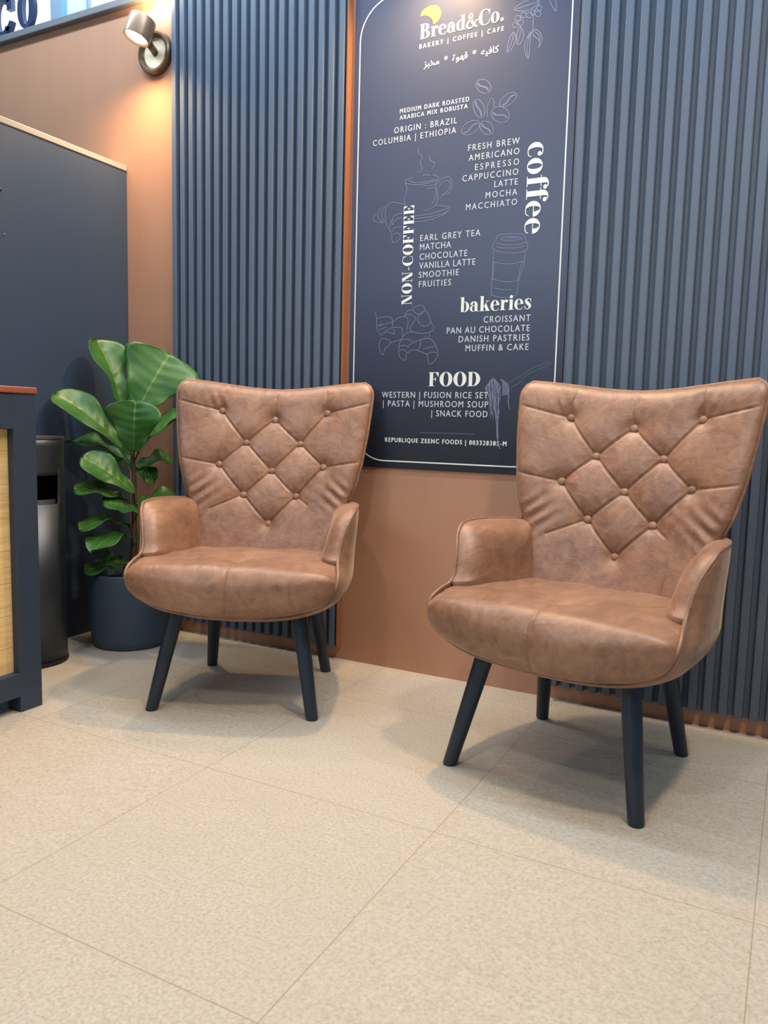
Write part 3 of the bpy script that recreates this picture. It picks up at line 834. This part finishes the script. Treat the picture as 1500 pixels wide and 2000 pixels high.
pts = catmull(LOGO, 3, True)
flat('logo_mark', [([tuple(p) for p in pts], [tuple(range(len(pts)))])], M['ink_gold'])
flat('logo_feather_line', [ribbon([(LOGO[9][0] - .006, LOGO[9][1] + .004), (LOGO[2][0] + d, LOGO[2][1] - .012 + abs(d) * .2)], [0.0004, 0.0016, 0.0004], False, 0) for d in (-.006, .008, .020, .032)], M['poster'], 0.0012)


# ================================================================== ARMCHAIRS
# side outline of the shell (right half): bottom centre -> front bowl -> notch -> arm -> waist
SIDE = [(0, -.236, .287), (.08, -.236, .288), (.15, -.236, .293), (.205, -.236, .305), (.25, -.237, .326), (.283, -.238, .356), (.300, -.237, .388),
        (.302, -.222, .412), (.296, -.190, .430), (.290, -.155, .443), (.291, -.135, .467), (.300, -.115, .515), (.313, -.092, .551), (.321, -.065, .574),
        (.323, -.030, .584), (.316, .050, .585), (.300, .120, .582), (.282, .172, .578), (.270, .193, .576)]
BZ = [.30, .42, .574, .590, .623, .70, .80, .88, .923, .955, .98]
BW = [.245, .254, .266, .270, .285, .304, .319, .327, .330, .332, .332]


def b_mid(x, z):
    return .205 + (z - .5) * .265 - .5 * x * x


def b_top(x):
    return float(np.interp(abs(x), [0, .08, .16, .24, .30, .34], [.939, .943, .953, .963, .968, .970]))


BUTTONS = [(-.18, .865), (0, .839), (.18, .865), (-.092, .761), (.092, .761), (-.177, .688), (0, .670), (.177, .688), (-.089, .590), (.089, .590), (0, .499)]
SEAMS = [(0, 3), (3, 6), (6, 9), (1, 3), (1, 4), (2, 4), (4, 6), (6, 8), (3, 5), (4, 7), (5, 8), (7, 9), (8, 10), (9, 10)]
EXTRA = [((-.18, .865), (-.34, .905)), ((.18, .865), (.34, .905)), ((-.177, .688), (-.31, .712)), ((.177, .688), (.31, .712)),
         ((-.18, .865), (-.165, .96)), ((0, .839), (.004, .95)), ((.18, .865), (.172, .96)), ((-.089, .590), (-.19, .545)), ((.089, .590), (.13, .565))]


def seg_dist(px, pz, a, b):
    ax, az = a
    dx, dz = b[0] - ax, b[1] - az
    t = np.clip(((px - ax) * dx + (pz - az) * dz) / (dx * dx + dz * dz), 0, 1)
    # seams sag a little between the buttons
    return np.hypot(px - ax - t * dx, pz - az - t * dz)


def build_backrest(parent):
    NU, NV = 250, 236
    u = np.linspace(-1, 1, NU + 1)
    v = np.linspace(0, 1, NV + 1)
    z0, R = .30, .042
    X = np.zeros((NV + 1, NU + 1))
    Z = X.copy()
    S = X.copy()
    for j in range(NV + 1):
        for i in range(NU + 1):
            z = z0 + v[j] * (.96 - z0)
            for _ in range(3):
                x = u[i] * np.interp(z, BZ, BW)
                z = z0 + v[j] * (b_top(x) - z0)
            dx = np.interp(z, BZ, BW) - abs(x)
            dz = b_top(x) - z
            s = min(dx, dz)
            if dx < R and dz < R:
                a, b = (R - dx) / R, (R - dz) / R
                a2, b2 = a * math.sqrt(1 - b * b / 2), b * math.sqrt(1 - a * a / 2)
                x = math.copysign(abs(x) + (a2 - a) * R, u[i])
                z += (b2 - b) * R
                s = R - R * math.hypot(a2, b2)
            X[j, i], Z[j, i], S[j, i] = x, z, max(s, 0)

    def rnd(s, r, n=2.2):
        q = 1 - np.clip(s / r, 0, 1)
        return (1 - q ** n) ** (1 / n)
    mid = .205 + (Z - .5) * .265 - .5 * X * X
    dist = np.full_like(X, 9)
    for a, b in SEAMS:
        dist = np.minimum(dist, seg_dist(X, Z, BUTTONS[a], BUTTONS[b]))
    faint = np.full_like(X, 9)
    for a, b in EXTRA:
        faint = np.minimum(faint, seg_dist(X, Z, a, b))
    rb = np.full_like(X, 9)
    for bx, bz in BUTTONS:
        rb = np.minimum(rb, np.hypot(X - bx, Z - bz))
    puff = .030 * rnd(S, .055)
    groove = .0046 * np.exp(-(dist / .024) ** 2) + .0046 * np.exp(-(dist / .0034) ** 2)
    groove += .0020 * np.exp(-(faint / .016) ** 2) + .0032 * np.exp(-(faint / .0032) ** 2)
    pinch = .0075 * np.exp(-(rb / .020) ** 2) + .0065 * np.exp(-(rb / .05) ** 2)
    # soft folds where the cover is pulled towards the waist
    fold = .0035 * np.sin((Z * 1.0 + np.abs(X) * .75) * 150) * np.exp(-(((np.abs(X) - .235) / .05) ** 2 + ((Z - .60) / .045) ** 2))
    fold += .0022 * np.sin((np.abs(X) * 1.2 - Z * .4) * 170) * np.exp(-(((np.abs(X) - .2) / .04) ** 2 + ((Z - .90) / .03) ** 2))
    lim = np.clip(S / .03, 0, 1)
    YF = mid - puff + (groove + pinch + fold) * lim
    YB = mid + .030 * rnd(S, .045)
    V, F = [], []
    W = NU + 1
    for Y in (YF, YB):
        V += [(X[j, i], Y[j, i], Z[j, i]) for j in range(NV + 1) for i in range(W)]
    n = W * (NV + 1)
    for j in range(NV):
        for i in range(NU):
            a = j * W + i
            F.append((a, a + 1, a + W + 1, a + W))
            F.append((n + a, n + a + W, n + a + W + 1, n + a + 1))
    bot = [(i, n + i, n + i + 1, i + 1) for i in range(NU)]
    F += bot
    o = mesh_obj('backrest', V, F, M['suede'], parent, True)
    b = bmesh.new()
    b.from_mesh(o.data)
    bmesh.ops.remove_doubles(b, verts=b.verts, dist=2e-5)
    bmesh.ops.recalc_face_normals(b, faces=b.faces)
    b.to_mesh(o.data)
    b.free()
    # buttons
    prof = [(.0001, .0062), (.004, .0060), (.0085, .0048), (.0115, .0024), (.0122, 0), (.0112, -.003), (.0001, -.003)]
    bv, bf = lathe_geo(prof, 20)
    me = None
    for bx, bz in BUTTONS:
        y = .205 + (bz - .5) * .265 - .5 * bx * bx - .030 + .0046 + .0046 + .0075 + .0065 - .003
        if me is None:
            bo = mesh_obj('button', bv, bf, M['suede'], o, True)
            me = bo.data
        else:
            bo = bpy.data.objects.new('button', me)
            COL.objects.link(bo)
            bo.parent = o
        bo.location = (bx, y, bz)
        nrm = Vector((-bx * .8, -1, .265)).normalized()
        bo.rotation_euler = nrm.to_track_quat('Z', 'Y').to_euler()
    return o


def build_seat(parent):
    NT_ = 400
    yk = [-.237, -.21, -.18, -.15, -.12, -.09, -.05, -.01, .03, .07, .11, .145, .17, .185]
    wk = [.299, .301, .298, .293, .288, .280, .272, .266, .260, .254, .248, .242, .234, .218]
    tk = [.437, .438, .438, .438, .437, .436, .435, .434, .432, .430, .427, .424, .420, .412]
    bk = [.288, .276, .268, .265, .265, .265, .265, .265, .266, .268, .27, .272, .275, .28]
    zmk = [.388, .395, .400, .402, .402, .40, .40, .40, .40, .40, .398, .396, .392, .385]
    ys = np.concatenate([np.linspace(-.237, .185, 70)])
    rows = []

    ph = np.linspace(-np.pi / 2, np.pi * 1.5, 6001)

    def sect(y):
        w, zt, zb, zm = (np.interp(y, yk, a) for a in (wk, tk, bk, zmk))
        c, s = np.cos(ph), np.sin(ph)
        nn = np.where(s > 0, np.interp(y, [-.237, -.19, -.15, -.11], [3.1, 4.0, 8.0, 8.0]), 2.3)
        e = 2 / nn
        x = w * np.sign(c) * np.abs(c) ** e
        z = zm + np.where(s > 0, zt - zm, zm - zb) * np.sign(s) * np.abs(s) ** e
        L = np.concatenate([[0], np.cumsum(np.hypot(np.diff(x), np.diff(z)))])
        u = np.linspace(0, L[-1], NT_ + 1)[:-1]
        return np.interp(u, L, x), np.interp(u, L, z)
    x0, z0 = sect(-.237)
    cz = .366
    for k in np.linspace(0.02, 1, 34)[:-1]:
        k = math.sin(k * math.pi / 2)
        y = -.237 - .058 * (1 - k ** 2.1) ** (1 / 2.0)
        rows.append((x0 * k, np.full(NT_, y), cz + (z0 - cz) * k))
    for y in ys:
        x, z = sect(y)
        rows.append((x, np.full(NT_, y), z))
    V, F = [], []
    for (x, y, z) in rows:
        top = np.clip((z - .385) / .04, 0, 1)
        top = top * top * (3 - 2 * top) * np.clip((y + .29) / .09, 0, 1)
        g = np.exp(-(x / .0045) ** 2) * .004 + np.exp(-(x / .02) ** 2) * .002
        fr = np.clip((-y - .225) / .03, 0, 1)
        yy = y + g * fr
        zz = z - top * g * np.clip((-y - .135) / .03, 0, 1) * (1 - fr)
        r = np.hypot(x, y + .135)
        zz = zz - top * (.010 * np.exp(-(r / .022) ** 2) + .006 * np.exp(-(r / .06) ** 2))
        cr = .0028 * np.exp(-((y + .135 - .25 * np.abs(x)) / .006) ** 2) * np.exp(-((np.abs(x) - .05) / .05) ** 2)
        und = .0022 * np.sin(x * 38 + 1) * np.sin(y * 31 + .5)
        zz = zz - top * cr + top * und
        V += [(x[i], yy[i], zz[i]) for i in range(NT_)]
    nr = len(rows)
    for j in range(nr - 1):
        for i in range(NT_):
            a, b = j * NT_ + i, j * NT_ + (i + 1) % NT_
            F.append((a, b, b + NT_, a + NT_))
    F.append(tuple(range(NT_))[::-1])
    F.append(tuple((nr - 1) * NT_ + i for i in range(NT_)))
    o = mesh_obj('seat', V, F, M['suede'], parent, True)
    b = bmesh.new()
    b.from_mesh(o.data)
    bmesh.ops.recalc_face_normals(b, faces=b.faces)
    b.to_mesh(o.data)
    b.free()
    return o


def build_shell(parent):
    edge = np.array(catmull(SIDE[6:], 6))
    yy = np.linspace(-.237, .205, 46)
    NS = 34
    V, F = [], []
    for y in yy:
        ex, ez = np.interp(y, edge[:, 1], edge[:, 0]), np.interp(y, edge[:, 1], edge[:, 2])
        if y > .193:
            ex, ez = .268, .577
        zb = np.interp(y, [-.237, -.2, -.15, 0, .15, .205], [.287, .271, .261, .257, .268, .285])
        w = np.interp(y, [-.237, -.2, -.15, -.05, .05, .12, .205], [.300, .309, .313, .311, .304, .292, .268])
        zm = .388
        half = []
        for k in range(20):
            a = (k / 19) * math.pi / 2
            half.append((w * math.sin(a) ** (2 / 2.3), zm - (zm - zb) * math.cos(a) ** (2 / 2.3)))
        for k in range(1, NS - 19):
            t = k / (NS - 20)
            z = zm + (ez - zm) * t
            q = t * t * (3 - 2 * t)
            half.append((w + (ex - w) * q, z))
        row = [(-x, y, z) for x, z in half[::-1]] + [(x, y, z) for x, z in half[1:]]
        V += row
    W = 2 * NS - 1
    for j in range(len(yy) - 1):
        for i in range(W - 1):
            a = j * W + i
            F.append((a, a + W, a + W + 1, a + 1))
    o = mesh_obj('outer_shell', V, F, M['suede'], parent, True)
    b = bmesh.new()
    b.from_mesh(o.data)
    bmesh.ops.recalc_face_normals(b, faces=b.faces)
    b.to_mesh(o.data)
    b.free()
    md = o.modifiers.new('thickness', 'SOLIDIFY')
    md.thickness = 0.008
    md.offset = 0
    return o


def build_arm(parent, side):
    # closed outline of the inner arm pad (x, y, z)
    out = catmull(SIDE[9:], 5)
    back = [(.262, .190, .54), (.252, .178, .48), (.246, .165, .43), (.245, .155, .395)]
    low = [(.252, .10, .385), (.262, 0, .385), (.274, -.08, .39), (.286, -.145, .412)]
    loop = [np.array(p, float) for p in out] + [np.array(p) for p in catmull(back, 4)] + [np.array(p) for p in catmull(low, 4)]
    n = len(loop)
    ctr = np.array((.290, .03, .47))
    K = 26
    V, F = [], []
    for sgn in (1, -1):                       # inner dome, then flat outer side
        for k in range(1, K + 1):
            q = math.sin(k / K * math.pi / 2)
            for p in loop:
                c = ctr + (p - ctr) * q
                xp = .279 + .20 * (c[2] - .42) - .13 * max(0, c[1] + .03)
                c[0] = xp + (p[0] - xp) * q ** 5
                T = (.052 if sgn > 0 else .004) * (1 - q ** 5.5) ** .5
                V.append(((c[0] - .004 - sgn * T) * side, c[1], c[2]))
    for s in range(2):
        o0 = s * K * n
        for k in range(K - 1):
            for i in range(n):
                a, b = o0 + k * n + i, o0 + k * n + (i + 1) % n
                F.append((a, b, b + n, a + n))
        F.append(tuple(o0 + i for i in range(n)))
    o = mesh_obj('armrest', V, F, M['suede'], parent, True)
    b = bmesh.new()
    b.from_mesh(o.data)
    bmesh.ops.remove_doubles(b, verts=b.verts, dist=1e-5)
    bmesh.ops.recalc_face_normals(b, faces=b.faces)
    b.to_mesh(o.data)
    b.free()
    return o


def build_piping(parent):
    right = [tuple(p) for p in catmull(SIDE, 5)]
    wing = []
    for z in np.linspace(.590, .925, 16):
        x = float(np.interp(z, BZ, BW)) + .001
        wing.append((x, b_mid(x, z), z))
    for a in (20, 45, 70):
        x, z = .331 - .042 + .042 * math.cos(rad(a)), .969 - .042 + .042 * math.sin(rad(a))
        wing.append((x, b_mid(x, z), z))
    for x in (.27, .22, .16, .1, .05):
        wing.append((x, b_mid(x, b_top(x)) + .008, b_top(x) - .001))
    half = right + wing
    path = half + [(0, b_mid(0, .939) + .008, .938)] + [(-x, y, z) for x, y, z in half[:0:-1]]
    V, F = tube_geo(path, .0046, 8, True)
    return mesh_obj('piping', V, F, M['piping'], parent, True)


def build_leg(parent, foot, top, r0_, r1_):
    V, F = [], []
    seg = 24
    lv = [(0, r0_ - .002), (.004, r0_), (.5, (r0_ + r1_) / 2), (1.0, r1_)]
    for t, r in lv:
        t_ = t if t > .1 else t / .28
        p = [foot[i] + (top[i] - foot[i]) * t_ for i in range(3)]
        for k in range(seg):
            a = 2 * math.pi * k / seg
            V.append((p[0] + r * math.cos(a), p[1] + r * math.sin(a), p[2]))
    for j in range(len(lv) - 1):
        for k in range(seg):
            F.append((j * seg + k, j * seg + (k + 1) % seg, (j + 1) * seg + (k + 1) % seg, (j + 1) * seg + k))
    F.append(tuple(range(seg))[::-1])
    F.append(tuple((len(lv) - 1) * seg + k for k in range(seg)))
    o = mesh_obj('leg', V, F, M['black_leg'], parent)
    autosmooth(o, 50)
    return o


def copy_tree(o, parent=None):
    c = o.copy()
    COL.objects.link(c)
    if parent:
        c.parent = parent
    for ch in list(o.children):
        copy_tree(ch, c)
    return c


chair = thing('armchair', 'brown suede button-tufted armchair beside the fig plant, in front of the left slatted panel', 'armchair', (-1.460, 1.929, 0), rad(22.0), 'brown tufted armchairs')
build_seat(chair)
build_backrest(chair)
build_shell(chair)
build_arm(chair, 1)
build_arm(chair, -1)
build_piping(chair)
for sx in (-1, 1):
    build_leg(chair, (.2345 * sx, -.218, 0), (.181 * sx, -.150, .285), .0180, .0240)['label'] = 'black tapered wooden leg'
    build_leg(chair, (.197 * sx, .221, 0), (.162 * sx, .150, .285), .0175, .0230)['label'] = 'black tapered wooden leg'
chair2 = copy_tree(chair)
chair2.location = (-0.443, 1.9215, 0)
chair2.rotation_euler = (0, 0, rad(-9.5))
chair2['label'] = 'brown suede button-tufted armchair in front of the right slatted panel, nearest to the camera'


# ================================================================== FIDDLE LEAF FIG
plant = thing('potted_fiddle_leaf_fig', 'green fiddle leaf fig plant in a charcoal round pot in the corner', 'plant', (-2.165, 2.118, 0))
PLX, PLY = -2.165, 2.118
prof = [(.0001, .004), (.118, .004), (.126, 0), (.131, .004), (.137, .03), (.150, .14), (.158, .255), (.159, .272), (.154, .276), (.149, .272), (.146, .24), (.140, .225), (.0001, .225)]
V, F = lathe_geo(prof, 64)
o = mesh_obj('pot', V, F, M['pot'], plant)
autosmooth(o, 40)
V, F = lathe_geo([(.1445, .232), (.10, .240), (.05, .246), (.0001, .248)], 40)
V = [(x, y, z + .004 * math.sin(60 * x) * math.cos(55 * y)) for x, y, z in V]
mesh_obj('soil', V, F, M['soil'], plant, True)
stem_pts = [(-2.150, 2.112, .235), (-2.141, 2.115, .36), (-2.139, 2.117, .492), (-2.150, 2.130, .62), (-2.160, 2.132, .70), (-2.169, 2.135, .79), (-2.180, 2.136, .87)]
sp = [p - np.array((PLX, PLY, 0)) for p in catmull(stem_pts, 5)]
V, F = tube_geo(sp, [0.011 - .0055 * i / (len(sp) - 1) for i in range(len(sp))], 10)
mesh_obj('stem', V, F, M['stem'], plant, True)

# base, tip, width, face direction, fold along the midrib, droop of the tip
LEAVES = [
    ((-2.205, 2.131, .867), (-2.323, 2.125, 1.126), .150, (.93, -.18, .33), .50, .05),
    ((-2.150, 2.150, .862), (-2.095, 2.262, 1.078), .30, (.37, -.92, -.14), .10, .02),
    ((-2.111, 2.092, .714), (-2.081, 2.070, .895), .200, (.48, -.82, .30), .22, .06),
    ((-2.176, 2.104, .722), (-2.350, 1.960, .930), .142, (.67, -.32, .67), .30, .12),
    ((-2.190, 2.120, .686), (-2.372, 2.030, .770), .121, (.20, -.17, .96), .30, .25),
    ((-2.110, 2.096, .564), (-2.228, 1.961, .697), .131, (.56, -.42, .72), .20, .02),
    ((-2.144, 2.087, .542), (-2.225, 1.926, .593), .110, (.27, -.32, .91), .20, .12),
    ((-2.131, 2.126, .708), (-1.995, 2.215, .860), .152, (-.15, -.61, .78), .40, .10),
    ((-2.149, 2.133, .654), (-2.080, 2.250, .700), .090, (.28, -.54, .79), .30, .20),
    ((-2.157, 2.136, .642), (-2.248, 2.141, .722), .075, (.58, -.72, .38), .30, .05),
    ((-2.110, 2.110, .493), (-2.154, 1.990, .542), .116, (.48, -.29, .83), .20, .10),
    ((-2.140, 2.100, .442), (-2.180, 1.913, .480), .116, (.07, -.13, .99), .30, .30),
    ((-2.125, 2.100, .400), (-2.112, 1.895, .414), .121, (.10, -.19, .98), .30, .30),
    ((-2.144, 2.080, .292), (-2.185, 1.930, .305), .089, (.13, -.25, .96), .30, .20),
    ((-2.160, 2.100, .300), (-2.300, 2.085, .312), .079, (.23, -.45, .86), .30, .20),
    ((-2.150, 2.130, .639), (-2.105, 2.202, .613), .089, (.28, -.76, .59), .30, .20),
    ((-2.140, 2.120, .520), (-2.020, 2.200, .560), .110, (.10, -.50, .85), .25, .20),
    ((-2.140, 2.120, .380), (-2.030, 2.190, .420), .110, (.10, -.50, .85), .25, .20),
]
rnd_ = random.Random(5)
for bp, tp, wd, nh, fold, curl in LEAVES:
    b, t = Vector(bp), Vector(tp)
    ax = t - b
    L = ax.length
    ay = ax.normalized()
    nz = Vector(nh)
    nz = (nz - ay * nz.dot(ay)).normalized()
    axx = ay.cross(nz).normalized()
    NL, NW = 28, 18
    ph = rnd_.uniform(0, 6)
    V, F, UV = [], [], []
    for i in range(NL + 1):
        s = i / NL
        w = float(np.interp(s, [0, .04, .12, .25, .38, .52, .68, .80, .90, .96, 1.0], [.03, .16, .34, .50, .56, .74, .96, 1.0, .84, .56, .06])) * wd / 2
        for j in range(NW + 1):
            q = j / NW * 2 - 1
            lift = fold * abs(q) ** 1.4 * w * .8
            wave = .010 * math.sin(s * 11 + ph + (2 if q > 0 else 0)) * abs(q) ** 2 * min(1, s * 3)
            vein = .0016 * math.cos((s - abs(q) * .12) * 41) * (1 - abs(q)) * min(1, s * 4)
            drop = -curl * L * max(0, s - .35) ** 2 * 1.6 + .05 * L * math.sin(math.pi * s)
            fs = s * L + (-.03 * L * (1 - abs(q)) ** 2 if s > .97 else 0)
            p = b + ay * fs + axx * (q * w * math.cos(fold * .5)) + nz * (lift + wave + vein + drop)
            V.append(p - Vector((PLX, PLY, 0)))
            UV.append((j / NW, s))
    n = len(V)
    W = NW + 1
    for i in range(NL):
        for j in range(NW):
            a = i * W + j
            F.append((a, a + 1, a + W + 1, a + W))
    o = mesh_obj('leaf', V, F, M['leaf'], plant, True, UV)
    md = o.modifiers.new('thickness', 'SOLIDIFY')
    md.thickness = 0.0012
    # stalk back to the stem
    near = min(sp, key=lambda c: (Vector(c) - (b - Vector((PLX, PLY, .03)))).length)
    st = [Vector(near), (Vector(near) + b - Vector((PLX, PLY, 0))) / 2 + Vector((0, 0, -.006)), b + ay * .01 - Vector((PLX, PLY, 0))]
    V, F = tube_geo(catmull(st, 4), .003, 6)
    mesh_obj('leaf_stalk', V, F, M['stem'], o, True)

# ================================================================== BIN
bn = thing('litter_bin', 'dark brushed metal cylindrical litter bin between the counter and the plant pot', 'bin', (-2.275, 1.775, 0), rad(0))
RB, HB = .115, .765
seg = 72
zs = [0.012, .545, .64, .652, .735, HB]
V, F = [], []
for z in zs:
    for k in range(seg):
        a = 2 * math.pi * k / seg
        V.append((RB * math.cos(a), RB * math.sin(a), z))
a_open = (rad(-88), rad(14))
for j in range(len(zs) - 1):
    for k in range(seg):
        am = 2 * math.pi * (k + .5) / seg
        am = am - 2 * math.pi if am > math.pi else am
        if j == 1 and a_open[0] < am < a_open[1]:
            continue
        F.append((j * seg + k, j * seg + (k + 1) % seg, (j + 1) * seg + (k + 1) % seg, (j + 1) * seg + k))
o = mesh_obj('body', V, F, M['bin'], bn, True)
md = o.modifiers.new('thickness', 'SOLIDIFY')
md.thickness = .003
V, F = lathe_geo([(RB - .012, .02), (RB - .012, .56), (RB - .018, .56), (RB - .018, .03), (.0001, .03)], 40)
mesh_obj('liner', V, F, M['bin_inner'], bn, True)['label'] = 'black liner bucket'
V, F = lathe_geo([(.0001, HB - .03), (RB - .02, HB - .03), (RB - .012, HB - .004), (RB - .003, HB), (RB + .0025, HB + .001), (RB + .0025, HB - .006), (RB - .001, HB - .008)], 72)
o = mesh_obj('rim', V, F, M['bin_rim'], bn)
autosmooth(o, 40)
V, F = lathe_geo([(.0001, 0), (RB + .001, 0), (RB + .003, .004), (RB + .003, .012), (RB - .002, .014)], 72)
o = mesh_obj('base_ring', V, F, M['bin_inner'], bn)
autosmooth(o, 40)
# raised strips beside the opening
for ang in (16.5, -90):
    b_ = bmesh.new()
    box(b_, RB - .001, RB + .003, -.003, .003, .54, .66, .001)
    bmesh.ops.rotate(b_, verts=b_.verts, cent=(0, 0, 0), matrix=Matrix.Rotation(rad(ang), 3, 'Z'))
    bm_obj('opening_edge', b_, M['bin_rim'], bn)

# ================================================================== COUNTER
ct = thing('counter', 'black framed service counter with pale wood front and reddish wood top', 'counter', (-1.888, 1.505, 0))


def cbox(name, boxes, mat, label=None, bev=.002):
    b_ = bmesh.new()
    for bx in boxes:
        box(b_, *bx, bev)
    oo = bm_obj(name, b_, mat, ct)
    if label:
        oo['label'] = label
    return oo


CL = -1.25
cbox('frame', [(-.055, 0, -.072, 0, 0, .893), (-.055, 0, CL, CL + .072, 0, .893), (-.0545, -.0005, CL + .07, -.07, .796, .892), (-.0545, -.0005, CL + .07, -.07, .045, .113),
               (-.45, -.40, -.072, 0, 0, .893), (-.45, -.40, CL, CL + .072, 0, .893), (-.41, -.05, -.0545, -.0005, .80, .892), (-.41, -.05, -.0545, -.0005, .045, .113)], M['counter'], 'black painted frame')
cbox('front_panel', [(-.040, -.026, CL + .06, -.06, .10, .80)], M['counter_wood'], 'pale wood plank panel', 0)
cbox('side_panel', [(-.42, -.04, -.040, -.026, .10, .81)], M['counter'], 'black end panel', 0)
cbox('back_panel', [(-.43, -.415, CL + .06, -.06, .05, .885)], M['counter'], None, 0)
cbox('countertop', [(-.455, .004, CL - .004, .004, .893, .911)], M['counter_top'], 'reddish wood top', .003)

# ================================================================== SIGN LETTERS
for ch, x0, w, z0, cap, lab in (('C', -3.150, .147, 2.411, .150, 'dark navy raised sign letter C standing on the window ledge'),
                                ('O', -2.983, .100, 2.411, .160, 'dark navy raised sign letter O standing on the window ledge')):
    b_ = bmesh.new()
    if ch == 'O':
        vs, fs = g_ring(.5, .5, .5, .5, .20, .40, 0, 360, 48)
        prims = [(vs, fs)]
    else:
        vs, fs = g_ring(.48, .5, .48, .5, .20, .40, 45, 318, 44)
        prims = [(vs, fs), g_rect(.70, .62, .90, .98), g_poly((.62, .10), (.80, .06), (.93, .30), (.80, .34))]
    for vs, fs in prims:
        loopv = [b_.verts.new((float(p[0]) * w, 0, float(p[1]) * cap)) for p in vs]
        for f in fs:
            try:
                b_.faces.new([loopv[i] for i in f])
            except ValueError:
                pass
    bmesh.ops.remove_doubles(b_, verts=b_.verts, dist=1e-5)
    r = bmesh.ops.extrude_face_region(b_, geom=list(b_.faces))
    bmesh.ops.translate(b_, vec=(0, .02, 0), verts=[e for e in r['geom'] if isinstance(e, bmesh.types.BMVert)])
    o = bm_obj('sign_letter', b_, M['letter'])
    o.location = (x0, WALL_Y - .022, z0)
    tag(o, lab, 'letter', 'raised sign letters on the ledge')


# ================================================================== WALL LAMPS
def wall_lamp(x, z, label, power):
    t = thing('wall_lamp', label, 'wall lamp', (x, WALL_Y, z), 0, 'bronze up-down wall lamps')
    R90 = Matrix.Rotation(rad(90), 4, 'X')
    V, F = lathe_geo([(.0001, .008), (.052, .008), (.056, .018), (.064, .026), (.072, .026), (.077, .018), (.077, 0), (.0001, 0)], 56)
    V = [R90 @ Vector(v) for v in V]
    o = mesh_obj('wall_plate', V, F, M['lamp_metal'], t)
    autosmooth(o, 30)
    V, F = lathe_geo([(.0001, .0105), (.048, .0105), (.0535, .013), (.0545, .0085), (.0001, .0085)], 48)
    V = [R90 @ Vector(v) for v in V]
    d_ = mesh_obj('dish', V, F, M['lamp_dish'], t, True)
    d_['label'] = 'cream inner dish'
    V, F = tube_geo([(0, -.008, 0), (0.004, -.04, .014), (.01, -.075, .030)], .013, 16)
    mesh_obj('arm', V, F, M['lamp_metal'], t, True)
    hd = thing_part('lamp_head', t, (.016, -.106, .042), (rad(-15), rad(13), 0))
    V, F = lathe_geo([(.036, -.030), (.045, -.038), (.047, -.038), (.048, -.030), (.048, .030), (.047, .038), (.045, .038), (.036, .030), (.036, -.030)], 56)
    b = mesh_obj('shade', V, F, M['lamp_head'], hd)
    autosmooth(b, 40)
    for s in (-1, 1):
        V, F = lathe_geo([(.0001, .043 * s), (.02, .041 * s), (.036, .033 * s), (.036, .020 * s), (.0001, .020 * s)], 40)
        mesh_obj('lens', V, F, M['lamp_bulb'], hd, True)
    hc = Vector((x + .016, WALL_Y - .106, z + .042))
    axis = Vector((-.08, -.30, -1)).normalized()
    for s, e in ((1, power), (-1, power * .5)):
        p = hc + axis * s * .052
        light('lamp_beam', 'SPOT', p, p + axis * s, e, (1.0, .64, .30), .04, cone=158, blend=1.0)
    return t


def thing_part(name, parent, loc, rot):
    o = bpy.data.objects.new(name, None)
    o.empty_display_size = .05
    COL.objects.link(o)
    o.parent = parent
    o.location = loc
    o.rotation_euler = rot
    return o


wall_lamp(-2.238, 2.191, 'lit bronze wall lamp glowing on the brown wall left of the slatted panel', 38)
wall_lamp(-1.065, 2.315, 'lit bronze wall lamp above the menu poster', 78)
